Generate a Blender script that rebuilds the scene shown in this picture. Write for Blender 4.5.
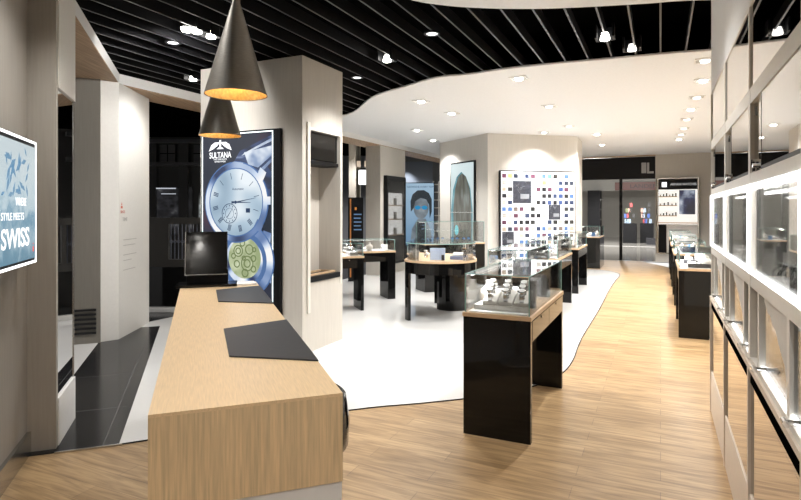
import bpy, math, random
from mathutils import Matrix, Vector
R = random.Random(7)
S = bpy.context.scene
COL = S.collection
for o in list(bpy.data.objects): bpy.data.objects.remove(o)

# ------------------------------------------------------------------ camera, world, exposure
F = 556.0
cam_d = bpy.data.cameras.new('camera'); cam = bpy.data.objects.new('camera', cam_d); COL.objects.link(cam)
cam.location = (0, 0, 1.6); cam.rotation_euler = (math.pi/2, 0, 0)
cam_d.sensor_width = 36; cam_d.lens = 36*F/801; cam_d.shift_y = -40/801; cam_d.clip_start = .02
S.camera = cam
S.view_settings.view_transform = 'Standard'; S.view_settings.look = 'None'
S.view_settings.gamma = 1; S.view_settings.use_curve_mapping = False
S.view_settings.exposure = 1.05
S.cycles.use_denoising = True
S.cycles.max_bounces = 10; S.cycles.transparent_max_bounces = 24
S.cycles.sample_clamp_indirect = 6
S.cycles.caustics_reflective = False; S.cycles.caustics_refractive = False
W = bpy.data.worlds.new('world'); S.world = W; W.use_nodes = True
W.node_tree.nodes['Background'].inputs[0].default_value = (1, .98, .96, 1)
W.node_tree.nodes['Background'].inputs[1].default_value = .5

# ------------------------------------------------------------------ frames (A: entrance side, B: shop axis)
PN, PD = Vector((.9059, -.4236, 0)), Vector((.4236, .9059, 0))      # B frame: across, along
AM, AA = Vector((.941, .339, 0)), Vector((-.339, .941, 0))          # A frame: across, along
RB, RA = math.atan2(PN.y, PN.x), math.atan2(AM.y, AM.x)
UP = Vector((0, 0, 1))
def B(o, s, z=0): return PN*o + PD*s + UP*z
def A(p, q, z=0): return AM*p + AA*q + UP*z
def G(px, py, h=0):                                                  # photograph pixel to a point at height h
    Z = F*(1.6-h)/(py-210.0); return ((px-400.5)*Z/F, Z)
def facing(origin, xd):                                              # upright panel frame: x along xd, y up, z out of the wall
    n = xd.cross(UP)
    m = Matrix.Identity(4)
    for i in range(3): m[i][0], m[i][1], m[i][2], m[i][3] = xd[i], UP[i], n[i], origin[i]
    return m

# ------------------------------------------------------------------ materials
EK = .5
def nt(name):
    m = bpy.data.materials.new(name); m.use_nodes = True
    return m, m.node_tree, m.node_tree.nodes['Principled BSDF']
def c4(c): return (c[0], c[1], c[2], 1)
def mat(name, col, rough=.5, metal=0, coat=0, spec=None, noise=0, nscale=30, stretch=(1, 1, 1), bump=0):
    m, t, p = nt(name)
    p.inputs['Roughness'].default_value = rough; p.inputs['Metallic'].default_value = metal
    p.inputs['Coat Weight'].default_value = coat; p.inputs['Coat Roughness'].default_value = .03
    if spec is not None: p.inputs['Specular IOR Level'].default_value = spec
    tc = t.nodes.new('ShaderNodeTexCoord'); mp = t.nodes.new('ShaderNodeMapping'); nz = t.nodes.new('ShaderNodeTexNoise')
    mp.inputs['Scale'].default_value = stretch; nz.inputs['Scale'].default_value = nscale; nz.inputs['Detail'].default_value = 4
    t.links.new(tc.outputs['Object'], mp.inputs[0]); t.links.new(mp.outputs[0], nz.inputs['Vector'])
    rp = t.nodes.new('ShaderNodeValToRGB'); k = max(noise, .02)
    rp.color_ramp.elements[0].position = .3; rp.color_ramp.elements[1].position = .7
    rp.color_ramp.elements[0].color = c4([x*(1-k) for x in col]); rp.color_ramp.elements[1].color = c4([min(1, x*(1+k)) for x in col])
    t.links.new(nz.outputs[0], rp.inputs[0]); t.links.new(rp.outputs[0], p.inputs['Base Color'])
    if bump:
        b = t.nodes.new('ShaderNodeBump'); b.inputs['Strength'].default_value = bump; b.inputs['Distance'].default_value = .002
        t.links.new(nz.outputs[0], b.inputs['Height']); t.links.new(b.outputs[0], p.inputs['Normal'])
    return m
def emit(name, col, st=1.0, base=None):
    if st <= 1.25: st *= EK
    m, t, p = nt(name)
    p.inputs['Base Color'].default_value = c4(base or [x*.3 for x in col])
    p.inputs['Emission Color'].default_value = c4(col); p.inputs['Emission Strength'].default_value = st
    p.inputs['Roughness'].default_value = .25
    return m
def emit_noise(name, stops, st=1.0, scale=4, stretch=(1, 1, 1), dist=0, detail=4):
    st *= EK
    m, t, p = nt(name)
    tc = t.nodes.new('ShaderNodeTexCoord'); mp = t.nodes.new('ShaderNodeMapping'); nz = t.nodes.new('ShaderNodeTexNoise')
    mp.inputs['Scale'].default_value = stretch; nz.inputs['Scale'].default_value = scale; nz.inputs['Distortion'].default_value = dist
    nz.inputs['Detail'].default_value = detail
    t.links.new(tc.outputs['Object'], mp.inputs[0]); t.links.new(mp.outputs[0], nz.inputs['Vector'])
    rp = t.nodes.new('ShaderNodeValToRGB'); e = rp.color_ramp.elements
    e[0].position, e[0].color = stops[0][0], c4(stops[0][1]); e[1].position, e[1].color = stops[-1][0], c4(stops[-1][1])
    for q, c in stops[1:-1]:
        x = e.new(q); x.color = c4(c)
    t.links.new(nz.outputs[0], rp.inputs[0]); t.links.new(rp.outputs[0], p.inputs['Emission Color'])
    p.inputs['Base Color'].default_value = (.03, .03, .03, 1); p.inputs['Emission Strength'].default_value = st; p.inputs['Roughness'].default_value = .2
    return m
def emit_grad(name, stops, st=1.0, lo=0, hi=1, axis=1, wob=0, scale=5):
    st *= EK
    m, t, p = nt(name)
    tc = t.nodes.new('ShaderNodeTexCoord'); sx = t.nodes.new('ShaderNodeSeparateXYZ'); mr = t.nodes.new('ShaderNodeMapRange')
    mr.inputs['From Min'].default_value = lo; mr.inputs['From Max'].default_value = hi
    t.links.new(tc.outputs['Object'], sx.inputs[0]); t.links.new(sx.outputs[axis], mr.inputs['Value'])
    nz = t.nodes.new('ShaderNodeTexNoise'); nz.inputs['Scale'].default_value = scale; nz.inputs['Distortion'].default_value = 1.5
    t.links.new(tc.outputs['Object'], nz.inputs['Vector'])
    ma = t.nodes.new('ShaderNodeMath'); ma.operation = 'MULTIPLY_ADD'; ma.inputs[1].default_value = wob
    t.links.new(nz.outputs[0], ma.inputs[0]); t.links.new(mr.outputs[0], ma.inputs[2])
    rp = t.nodes.new('ShaderNodeValToRGB'); e = rp.color_ramp.elements
    e[0].position, e[0].color = stops[0][0], c4(stops[0][1]); e[1].position, e[1].color = stops[-1][0], c4(stops[-1][1])
    for q, c in stops[1:-1]:
        x = e.new(q); x.color = c4(c)
    t.links.new(ma.outputs[0], rp.inputs[0]); t.links.new(rp.outputs[0], p.inputs['Emission Color'])
    p.inputs['Base Color'].default_value = (.03, .03, .03, 1); p.inputs['Emission Strength'].default_value = st; p.inputs['Roughness'].default_value = .2
    return m
def conic(name, cx, cy, k, ph, stops, st=.45):
    m, t, p = nt(name)
    tc = t.nodes.new('ShaderNodeTexCoord'); sx = t.nodes.new('ShaderNodeSeparateXYZ'); t.links.new(tc.outputs['Object'], sx.inputs[0])
    def mt(op, a, b=None, v=None):
        n = t.nodes.new('ShaderNodeMath'); n.operation = op; t.links.new(a, n.inputs[0])
        if b is not None: t.links.new(b, n.inputs[1])
        if v is not None: n.inputs[1].default_value = v
        return n.outputs[0]
    a = mt('ARCTAN2', mt('SUBTRACT', sx.outputs[1], v=cy), mt('SUBTRACT', sx.outputs[0], v=cx))
    w1 = mt('SINE', mt('ADD', mt('MULTIPLY', a, v=k), v=ph)); w2 = mt('SINE', mt('MULTIPLY', a, v=k*2+1))
    u = mt('ADD', mt('MULTIPLY', mt('ADD', w1, mt('MULTIPLY', w2, v=.5)), v=.33), v=.5)
    rp = t.nodes.new('ShaderNodeValToRGB'); e = rp.color_ramp.elements
    e[0].position, e[0].color = stops[0][0], c4(stops[0][1]); e[1].position, e[1].color = stops[-1][0], c4(stops[-1][1])
    for q, c in stops[1:-1]:
        x = e.new(q); x.color = c4(c)
    t.links.new(u, rp.inputs[0]); t.links.new(rp.outputs[0], p.inputs['Emission Color'])
    p.inputs['Base Color'].default_value = (.03, .03, .03, 1); p.inputs['Emission Strength'].default_value = st; p.inputs['Roughness'].default_value = .2
    return m
def pane(name, tint=(.93, .97, .96), refl=1.0):
    m = bpy.data.materials.new(name); m.use_nodes = True; t = m.node_tree; t.nodes.clear()
    out = t.nodes.new('ShaderNodeOutputMaterial'); mx = t.nodes.new('ShaderNodeMixShader')
    tr = t.nodes.new('ShaderNodeBsdfTransparent'); gl = t.nodes.new('ShaderNodeBsdfGlossy'); fr = t.nodes.new('ShaderNodeFresnel')
    tr.inputs[0].default_value = c4(tint); gl.inputs['Roughness'].default_value = .01; fr.inputs[0].default_value = 1.5
    mu = t.nodes.new('ShaderNodeMath'); mu.operation = 'MULTIPLY'; mu.inputs[1].default_value = refl; mu.use_clamp = True
    t.links.new(fr.outputs[0], mu.inputs[0]); t.links.new(mu.outputs[0], mx.inputs[0])
    t.links.new(tr.outputs[0], mx.inputs[1]); t.links.new(gl.outputs[0], mx.inputs[2]); t.links.new(mx.outputs[0], out.inputs[0])
    return m
def wood_floor():
    m, t, p = nt('oak_planks')
    tc = t.nodes.new('ShaderNodeTexCoord'); mp = t.nodes.new('ShaderNodeMapping'); mp.inputs['Rotation'].default_value = (0, 0, -RB)
    t.links.new(tc.outputs['Object'], mp.inputs[0])
    bk = t.nodes.new('ShaderNodeTexBrick'); bk.inputs['Scale'].default_value = 1
    bk.inputs['Brick Width'].default_value = 1.25; bk.inputs['Row Height'].default_value = .145; bk.inputs['Mortar Size'].default_value = .0018
    bk.inputs['Color1'].default_value = (.35, .23, .115, 1); bk.inputs['Color2'].default_value = (.45, .31, .165, 1)
    bk.inputs['Mortar'].default_value = (.22, .14, .08, 1); bk.inputs['Bias'].default_value = 0; bk.offset = .37
    t.links.new(mp.outputs[0], bk.inputs['Vector'])
    m2 = t.nodes.new('ShaderNodeMapping'); m2.inputs['Scale'].default_value = (1.0, 11, 1); t.links.new(mp.outputs[0], m2.inputs[0])
    nz = t.nodes.new('ShaderNodeTexNoise'); nz.inputs['Scale'].default_value = 2.6; nz.inputs['Detail'].default_value = 8; nz.inputs['Distortion'].default_value = .9
    t.links.new(m2.outputs[0], nz.inputs['Vector'])
    rp = t.nodes.new('ShaderNodeValToRGB'); rp.color_ramp.elements[0].position = .33; rp.color_ramp.elements[1].position = .62
    rp.color_ramp.elements[0].color = (.62, .57, .52, 1); rp.color_ramp.elements[1].color = (1.14, 1.13, 1.12, 1)
    t.links.new(nz.outputs[0], rp.inputs[0])
    mx = t.nodes.new('ShaderNodeMixRGB'); mx.blend_type = 'MULTIPLY'; mx.inputs[0].default_value = 1
    t.links.new(bk.outputs[0], mx.inputs[1]); t.links.new(rp.outputs[0], mx.inputs[2]); t.links.new(mx.outputs[0], p.inputs['Base Color'])
    p.inputs['Roughness'].default_value = .33
    return m
def tile_mat(name, c1, c2, grout, size, rough, rot=0, size2=None):
    m, t, p = nt(name)
    tc = t.nodes.new('ShaderNodeTexCoord'); mp = t.nodes.new('ShaderNodeMapping'); mp.inputs['Rotation'].default_value = (0, 0, rot)
    t.links.new(tc.outputs['Object'], mp.inputs[0])
    bk = t.nodes.new('ShaderNodeTexBrick'); bk.inputs['Scale'].default_value = 1; bk.offset = 0
    bk.inputs['Brick Width'].default_value = size; bk.inputs['Row Height'].default_value = size2 or size; bk.inputs['Mortar Size'].default_value = .003
    bk.inputs['Color1'].default_value = c4(c1); bk.inputs['Color2'].default_value = c4(c2); bk.inputs['Mortar'].default_value = c4(grout)
    t.links.new(mp.outputs[0], bk.inputs['Vector']); t.links.new(bk.outputs[0], p.inputs['Base Color'])
    p.inputs['Roughness'].default_value = rough
    if c1[0] < .05: p.inputs['Specular IOR Level'].default_value = .18
    return m
WOODF = wood_floor()
WHITEF = tile_mat('white_stone', (.66, .655, .64), (.68, .675, .66), (.62, .61, .60), 1.2, .07, -RB)
BLACKF = tile_mat('black_tile', (.012, .012, .013), (.016, .016, .017), (.10, .10, .10), .62, .16, -RA, 1.0)
MALLF = tile_mat('mall_stone', (.20, .19, .175), (.24, .23, .21), (.3, .3, .3), 1.6, .07, -RB)
MALLW = mat('pale_stone', (.62, .61, .59), .12)
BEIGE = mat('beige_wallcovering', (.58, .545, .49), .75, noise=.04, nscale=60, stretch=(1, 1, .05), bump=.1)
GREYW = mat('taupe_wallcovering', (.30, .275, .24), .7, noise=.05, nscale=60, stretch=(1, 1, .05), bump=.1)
CREAM = mat('cream_lacquer', (.76, .73, .67), .38)
WHITE = mat('white_paint', (.80, .79, .77), .6)
CEIL = mat('ceiling_white', (.84, .85, .86), .7)
COUNTER = mat('pale_oak_top', (.74, .54, .32), .32, noise=.10, nscale=22, stretch=(9, .5, 9))
COUNTERF = mat('pale_oak_front', (.68, .50, .29), .35, noise=.18, nscale=16, stretch=(9, 9, .35))
SOFFIT = mat('grooved_soffit', (.40, .27, .17), .55, noise=.3, nscale=9, stretch=(9, .3, 1))
OAK = mat('oak_edge', (.60, .42, .26), .4, noise=.12, nscale=20, stretch=(1, 1, 8))
PINK = mat('pale_wood_strip', (.72, .62, .52), .45, noise=.06, nscale=20, stretch=(8, 1, 8))
BLACK = mat('black_gloss', (.005, .005, .005), .05, spec=.32)
BLACKM = mat('black_matt', (.006, .006, .007), .5, spec=.2)
SLAT = mat('black_slat', (.007, .007, .008), .45, spec=.25); SLAT_GLINT = mat('slat_edge_glint', (.03, .031, .036), .35)  # the paler edge colour paints in light caught by the baffle undersides
PLEN = mat('black_plenum', (.002, .002, .002), .9, spec=0)
MATM = mat('black_leather_mat', (.020, .022, .026), .5, noise=.1, bump=.2)
STEEL = mat('brushed_steel', (.55, .55, .54), .25, 1)
CHROME = mat('chrome', (.82, .82, .82), .07, 1)
MIRROR = mat('mirror', (.80, .78, .74), .015, 1); BMIRROR = mat('bronze_mirror', (.60, .52, .43), .02, 1)
TMIRROR = mat('tinted_mirror', (.62, .62, .62), .015, 1)
SHADE = mat('dark_bronze_shade', (.21, .195, .17), .42, .7, noise=.12, nscale=30, stretch=(1, 1, 12))
GOLD = mat('hammered_gold', (.80, .55, .24), .4, .7, noise=.2, nscale=60, bump=.5)
GLASS = pane('clear_glass', (.985, .992, .99), .8); DGLASS = pane('dark_glass', (.12, .13, .14), 1.4); WGLASS = pane('door_glass', (.85, .9, .92), 2.2)
GEDGE = mat('glass_edge_green', (.25, .45, .42), .1)
SILK = mat('white_silk_cushion', (.66, .63, .58), .6)
GREYC = mat('grey_cushion', (.30, .28, .26), .6)
LED = emit('white_led', (1, .98, .95), 1.6, (.8, .8, .8)); LEDS = emit('frame_led', (.96, .98, 1), 1.26, (.8, .8, .8)); CYAN = emit('cool_led_edge', (.75, 1, 1), 1.2, (.8, .8, .8))
LAMP = emit('spot_lamp', (1, .97, .9), 7, (.8, .8, .8)); DLAMP = emit('dim_lamp', (1, .96, .9), 1.3, (.8, .8, .8))
WARM = emit('warm_bulb', (1, .80, .5), 1.3, (.8, .8, .8))

# ------------------------------------------------------------------ mesh builder
class MB:
    def __init__(s): s.v, s.f, s.m = [], [], []
    def add(s, vs, fs, m=0):
        b = len(s.v); s.v += [tuple(x) for x in vs]
        for f in fs: s.f.append(tuple(b+i for i in f)); s.m.append(m)
        return s
    def box(s, x0, x1, y0, y1, z0, z1, m=0):
        vs = [(x, y, z) for z in (z0, z1) for x, y in ((x0, y0), (x1, y0), (x1, y1), (x0, y1))]
        return s.add(vs, [(3, 2, 1, 0), (4, 5, 6, 7), (0, 1, 5, 4), (1, 2, 6, 5), (2, 3, 7, 6), (3, 0, 4, 7)], m)
    def prism(s, pts, z0, z1, m=0, side=None):
        if sum(pts[i][0]*pts[(i+1) % len(pts)][1]-pts[(i+1) % len(pts)][0]*pts[i][1] for i in range(len(pts))) < 0: pts = pts[::-1]
        n = len(pts); vs = [(p[0], p[1], z0) for p in pts]+[(p[0], p[1], z1) for p in pts]
        s.add(vs, [tuple(range(n-1, -1, -1)), tuple(range(n, 2*n))], m)
        return s.add(vs, [(i, (i+1) % n, n+(i+1) % n, n+i) for i in range(n)], m if side is None else side)
    def disc(s, cx, cy, r, z0, z1, m=0, n=28, ry=None, a0=0, a1=2*math.pi):
        ry = ry or r; full = abs(a1-a0-2*math.pi) < 1e-6
        k = n if full else n+1
        return s.prism([(cx+r*math.cos(a0+(a1-a0)*i/n), cy+ry*math.sin(a0+(a1-a0)*i/n)) for i in range(k)], z0, z1, m)
    def ring(s, cx, cy, ri, ro, z0, z1, m=0, n=40, a0=0, a1=2*math.pi):
        vs = []; fs = []; full = abs(a1-a0-2*math.pi) < 1e-6; k = n if full else n+1
        for i in range(k):
            a = a0+(a1-a0)*i/n; c, q = math.cos(a), math.sin(a)
            vs += [(cx+ri*c, cy+ri*q, z0), (cx+ro*c, cy+ro*q, z0), (cx+ro*c, cy+ro*q, z1), (cx+ri*c, cy+ri*q, z1)]
        for i in range(n):
            a, b = 4*i, 4*((i+1) % k)
            for j in range(4): fs.append((a+j, b+j, b+(j+1) % 4, a+(j+1) % 4))
        if not full: fs += [(0, 1, 2, 3), tuple(4*(k-1)+j for j in (3, 2, 1, 0))]
        return s.add(vs, fs, m)
    def lathe(s, prof, cx=0, cy=0, m=0, n=40, cap=True):
        vs = []; fs = []; k = len(prof)
        for i in range(n):
            a = 2*math.pi*i/n
            vs += [(cx+r*math.cos(a), cy+r*math.sin(a), z) for r, z in prof]
        for i in range(n):
            for j in range(k-1):
                a, b = i*k+j, ((i+1) % n)*k+j
                fs.append((a, b, b+1, a+1))
        if cap: fs += [tuple(i*k for i in range(n-1, -1, -1)), tuple(i*k+k-1 for i in range(n))]
        return s.add(vs, fs, m)
    def tube(s, p0, p1, r, m=0, n=10, r1=None):
        p0, p1 = Vector(p0), Vector(p1); d = (p1-p0).normalized(); q = d.orthogonal().normalized(); w = d.cross(q); r1 = r if r1 is None else r1
        vs = []
        for p, rr in ((p0, r), (p1, r1)):
            vs += [p+(q*math.cos(2*math.pi*i/n)+w*math.sin(2*math.pi*i/n))*rr for i in range(n)]
        return s.add(vs, [tuple(range(n-1, -1, -1)), tuple(range(n, 2*n))]+[(i, (i+1) % n, n+(i+1) % n, n+i) for i in range(n)], m)
    def path(s, pts, r, m=0, n=8):
        for a, b in zip(pts, pts[1:]): s.tube(a, b, r, m, n)
        return s
def obj(name, mb, mats, parent=None, loc=None, rz=0, mw=None, bevel=0, smooth=False):
    me = bpy.data.meshes.new(name); me.from_pydata(mb.v, [], mb.f)
    if not isinstance(mats, (list, tuple)): mats = [mats]
    for m in mats: me.materials.append(m)
    for p, i in zip(me.polygons, mb.m): p.material_index = i; p.use_smooth = smooth
    me.update()
    o = bpy.data.objects.new(name, me); COL.objects.link(o)
    if parent: o.parent = parent
    if mw is not None: o.matrix_local = mw
    else:
        if loc is not None: o.location = loc
        o.rotation_euler = (0, 0, rz)
    if bevel:
        b = o.modifiers.new('bevel', 'BEVEL'); b.width = bevel; b.segments = 2; b.limit_method = 'ANGLE'
    return o
def tag(o, label, cat, group=None, kind=None):
    o['label'] = label; o['category'] = cat
    if group: o['group'] = group
    if kind: o['kind'] = kind
    return o
def thing(name, label, cat, loc=(0, 0, 0), rz=0, group=None, mw=None):
    o = bpy.data.objects.new(name, None); COL.objects.link(o); o.empty_display_size = .1
    if mw is not None: o.matrix_world = mw
    else: o.location = loc; o.rotation_euler = (0, 0, rz)
    return tag(o, label, cat, group)
def struct(name, mb, mats, loc=(0, 0, 0), rz=0, mw=None, bevel=0, parent=None):
    o = obj(name, mb, mats, parent, loc, rz, mw, bevel)
    if not parent: o['kind'] = 'structure'
    return o
def dup(root, label=None, loc=None, rz=None, group=None, mw=None):
    def cp(o, par):
        c = o.copy(); COL.objects.link(c); c.parent = par
        for ch in o.children: cp(ch, c)
        return c
    c = cp(root, None)
    if label: c['label'] = label
    if group: c['group'] = group
    if mw is not None: c.matrix_world = mw
    else:
        if loc is not None: c.location = loc
        if rz is not None: c.rotation_euler = (0, 0, rz)
    return c
def text(name, body, size, m, parent, loc, depth=.002, mirror=False, align='LEFT', sx=1, bold=0):
    cu = bpy.data.curves.new(name, 'FONT'); cu.body = body; cu.size = size; cu.extrude = depth; cu.align_x = align; cu.offset = bold
    t = bpy.data.objects.new('t', cu); COL.objects.link(t)
    dg = bpy.context.evaluated_depsgraph_get(); me = bpy.data.meshes.new_from_object(t.evaluated_get(dg))
    bpy.data.objects.remove(t); me.name = name; me.materials.clear(); me.materials.append(m)
    o = bpy.data.objects.new(name, me); COL.objects.link(o); o.parent = parent; o.location = loc; o.scale = (sx, 1, 1)
    return o
def xy(v): return (v.x, v.y)
def spot(loc, power, size=2.2, blend=.8, col=(1, .98, .955), aim=None, rad=.06, parent=None):
    l = bpy.data.lights.new('spot_light', 'SPOT'); l.energy = power; l.spot_size = size; l.spot_blend = blend; l.color = col; l.shadow_soft_size = rad
    o = bpy.data.objects.new('spot_light', l); COL.objects.link(o); o.location = loc
    if aim is not None: o.rotation_euler = (Vector(aim)-Vector(loc)).to_track_quat('-Z', 'Y').to_euler()
    return o

# ================================================================== THE SETTING
# ---- floors
struct('floor', MB().box(-3.5, 7.5, -4, 24, -.05, 0), WOODF)
CH = 3.30
edge = [A(-.9, 4.21), A(-.52, 4.21), A(.8, 4.27), Vector((-.44, 4.42, 0)), Vector((.2, 4.60, 0)), Vector((.70, 4.76, 0)), Vector((1.1, 4.97, 0)), Vector((1.4, 5.2, 0)),
        Vector((1.62, 5.5, 0)), Vector((1.85, 5.95, 0)), Vector((2.27, 6.95, 0)), Vector((3.22, 8.99, 0)), Vector((4.1, 10.95, 0)), Vector((4.83, 12.5, 0)),
        Vector((5.3, 13.45, 0)), Vector((5.47, 13.9, 0)), Vector((5.5, 14.3, 0)), Vector((5.4, 14.7, 0)), Vector((5.03, 15.1, 0)), Vector((4.3, 15.6, 0)), Vector((3.4, 16.2, 0))]
e2 = [edge[1]]+edge[3:]
def smooth_pts(p, k=5):
    out = []
    for i in range(len(p)-1):
        a, b, c, d = p[max(i-1, 0)], p[i], p[i+1], p[min(i+2, len(p)-1)]
        for j in range(k):
            t = j/k
            out.append(.5*((2*b)+(c-a)*t+(2*a-5*b+4*c-d)*t*t+(3*b-a-3*c+d)*t**3))
    return out+[p[-1]]
es = smooth_pts(e2)
wpoly = [xy(v) for v in es]+[xy(B(-2.4, 18.8)), xy(B(-6.6, 18.8)), xy(B(-6.6, 4.9)), xy(A(-.52, 7.9))]
struct('floor', MB().prism(wpoly, 0, .006), WHITEF)
mb = MB()
for a, b in zip(es, es[1:]): mb.tube((a.x, a.y, .004), (b.x, b.y, .004), .006, n=6)
struct('trim_1', mb, BLACKM)
struct('floor', MB().prism([xy(A(-1.15, 4.21)), xy(A(-.52, 4.21)), xy(A(-.52, 8.3)), xy(A(-1.15, 8.3))], 0, .007), BLACKF)
struct('trim_2', MB().box(-.9, -.5, 4.195, 4.21, 0, .011), STEEL, rz=RA)
struct('floor', MB().prism([xy(A(-1.9, 4.9)), xy(A(-1.15, 4.9)), xy(A(-1.15, 8.0)), xy(A(-1.9, 8.0))], 0, .006), MALLW)
struct('floor', MB().box(-16, 16, 15, 45, -.02, .004), MALLF, loc=B(0, 3.85)*1, rz=RB)
struct('floor', MB().prism([xy(A(-1.9, -4)), xy(A(-12, -4)), xy(A(-12, 30)), xy(B(-6.6, 18.9)), xy(B(-6.6, 5)), xy(A(-1.9, 8))], -.02, .003), BLACKF)
mb = MB()
for s_ in (18.86, 26.3): mb.box(-6, 4, s_-.06, s_+.06, 0, .012)
struct('trim_3', mb, MALLW, rz=RB)

# ---- ceiling: white sheets with a curved opening, black baffles above
far = [B(-6.2, 8.6), Vector((-.966, 9.95, 0)), Vector((-.423, 8.4, 0)), Vector((.062, 7.68, 0)), Vector((.47, 7.16, 0)), Vector((.87, 6.98, 0)), Vector((1.23, 6.74, 0)),
       Vector((1.59, 6.56, 0)), Vector((2.26, 6.3, 0)), Vector((3.28, 5.94, 0)), Vector((4.8, 5.6, 0))]
near = [Vector((4.2, 4.35, 0)), Vector((2.46, 4.5, 0)), Vector((2.03, 4.58, 0)), Vector((1.40, 4.68, 0)), Vector((.968, 4.70, 0)), Vector((.584, 4.67, 0)), Vector((.3, 4.6, 0)),
        Vector((.06, 4.48, 0)), Vector((-.35, 4.1, 0)), Vector((-.7, 3.4, 0)), Vector((-.8, 2.5, 0)), Vector((-.6, 0, 0)), Vector((-.5, -4, 0))]
struct('ceiling', MB().prism([xy(v) for v in smooth_pts(far)]+[xy(B(2, 19)), xy(B(-6.3, 19))], CH, CH+.02), CEIL)
struct('ceiling', MB().prism([xy(v) for v in smooth_pts(near)]+[(6, -4)], CH, CH+.02), CEIL)
struct('ceiling', MB().box(-16, 8, -5, 26, 3.72, 3.76), PLEN)
mb = MB()
for k in range(-25, 10):
    o_ = .0+k*.2485
    s1 = 13 if o_ < -1 else 9
    mb.box(o_-.008, o_+.008, -3, s1, CH+.026, CH+.13); mb.box(o_-.008, o_+.008, -3, s1, CH+.021, CH+.026, 1)
struct('ceiling', mb, [SLAT, SLAT_GLINT], rz=RB)
for i, (o_, s_) in enumerate(((-3.9, 2), (-2.2, 3.2), (.1, 3.6), (-1.8, 6.6))):
    pass
# ---- entrance portal beam (white fascia, grooved wood soffit)
w = .55
C0 = Vector((-3.53, 6.98, 0))
def isect(p, d, q, e):
    den = d.x*e.y-d.y*e.x; t = ((q.x-p.x)*e.y-(q.y-p.y)*e.x)/den; return p+d*t
Ci = C0; Co = isect(C0-AM*w, AA, C0-PN*w, PD)
def beam(i0, i1, o0, o1, n):
    mb = MB().prism([xy(i0), xy(i1), xy(o1), xy(o0)], 3.185, CH+.01, 0)
    struct('trim_%d' % n, mb, WHITE)
    struct('trim_%d' % (n+1), MB().prism([xy(i0), xy(i1), xy(o1), xy(o0)], 3.17, 3.184), SOFFIT)
ia = C0-AA*6.5
beam(ia, Ci, ia-AM*w, Co, 4)
ib = C0+PD*15.0
beam(Ci, ib, Co, ib-PN*w, 6)
# ---- left wall with skirting, pilaster
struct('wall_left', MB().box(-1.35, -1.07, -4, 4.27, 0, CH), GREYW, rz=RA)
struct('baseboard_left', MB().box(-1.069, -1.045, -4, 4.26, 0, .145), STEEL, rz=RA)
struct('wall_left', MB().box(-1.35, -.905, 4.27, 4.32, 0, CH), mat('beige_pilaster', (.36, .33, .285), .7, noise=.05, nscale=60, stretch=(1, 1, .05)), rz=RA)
# ---- right wall mass and recess
struct('wall_right', MB().box(.88, 1.6, -4, 5.12, 0, CH).box(.37, .88, 5.09, 5.12, 0, CH), CREAM, rz=RB)
struct('wall_right', MB().box(.37, .88, -4, 5.09, 2.545, CH), WHITE, rz=RB)
struct('wall_right', MB().box(1.35, 1.6, 5.12, 19.1, 0, CH), BEIGE, rz=RB)
struct('wall_back', MB().box(-.14, 1.35, 18.8, 19.1, 0, CH), BEIGE, rz=RB)
struct('wall_back', MB().box(-2.9, -.14, 18.8, 18.95, CH-.03, CH+.05), SOFFIT, rz=RB)
# left mall enclosure
struct('wall_front', MB().box(-18, -4.0, 16, 16.2, 0, 3.7), mat('mall_dark_wall', (.030, .028, .026), .5))
struct('wall_front', MB().box(-4.0, 3.5, 21.5, 21.7, 0, 3.7), mat('mall_grey_wall', (.16, .17, .19), .6))
struct('wall_front', MB().box(-12, -11.8, -2, 16, 0, 3.7), PLEN)

# ================================================================== PILLARS
t = thing('pillar', 'tall pale square pillar beside the counter with a recessed niche', 'pillar', B(-4.3, 5.5), RB)
x0, x1, y0, y1 = -.74, .74, -.43, .42      # right face x1, front face y0
n0, n1 = -.30, .355                        # niche along y
mb = MB().box(x0, x1-.30, y0, y1, 0, CH).box(x1-.30, x1, y0, n0, 0, CH).box(x1-.30, x1, n1, y1, 0, CH).box(x1-.30, x1, n0, n1, 0, .78).box(x1-.30, x1, n0, n1, 2.5, CH)
obj('shaft', mb, BEIGE, t)
mb = MB().box(x1, x1+.02, n0-.05, n0, .45, 2.58).box(x1, x1+.012, n1, n1+.02, .70, 2.56).box(x1, x1+.012, n0, n1, 2.5, 2.53)
obj('niche_frame', mb, CREAM, t)
m = thing('niche_display', 'black glossy display unit fixed in the top of the pillar niche', 'screen', B(-3.72, 5.53, 2.12), RB)
obj('screen', MB().box(-.12, .13, -.325, .32, .05, .37), BLACK, m, bevel=.012)
obj('lower_rim', MB().box(-.10, .15, -.325, .32, 0, .045), BLACKM, m, bevel=.01)
m = thing('niche_tray', 'black tray with a pale wood frame at the bottom of the pillar niche', 'tray', B(-3.72, 5.53, .785), RB)
obj('tray', MB().box(-.13, .175, -.315, .32, 0, .06).box(-.13, .15, -.326, -.316, .0, 1.33), BLACKM, m, bevel=.006)
obj('wood_frame', MB().box(-.09, .13, -.29, -.265, .062, .085).box(-.09, .13, .25, .275, .062, .085).box(-.09, -.065, -.265, .25, .062, .085).box(.105, .13, -.265, .25, .062, .085), OAK, m)
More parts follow.
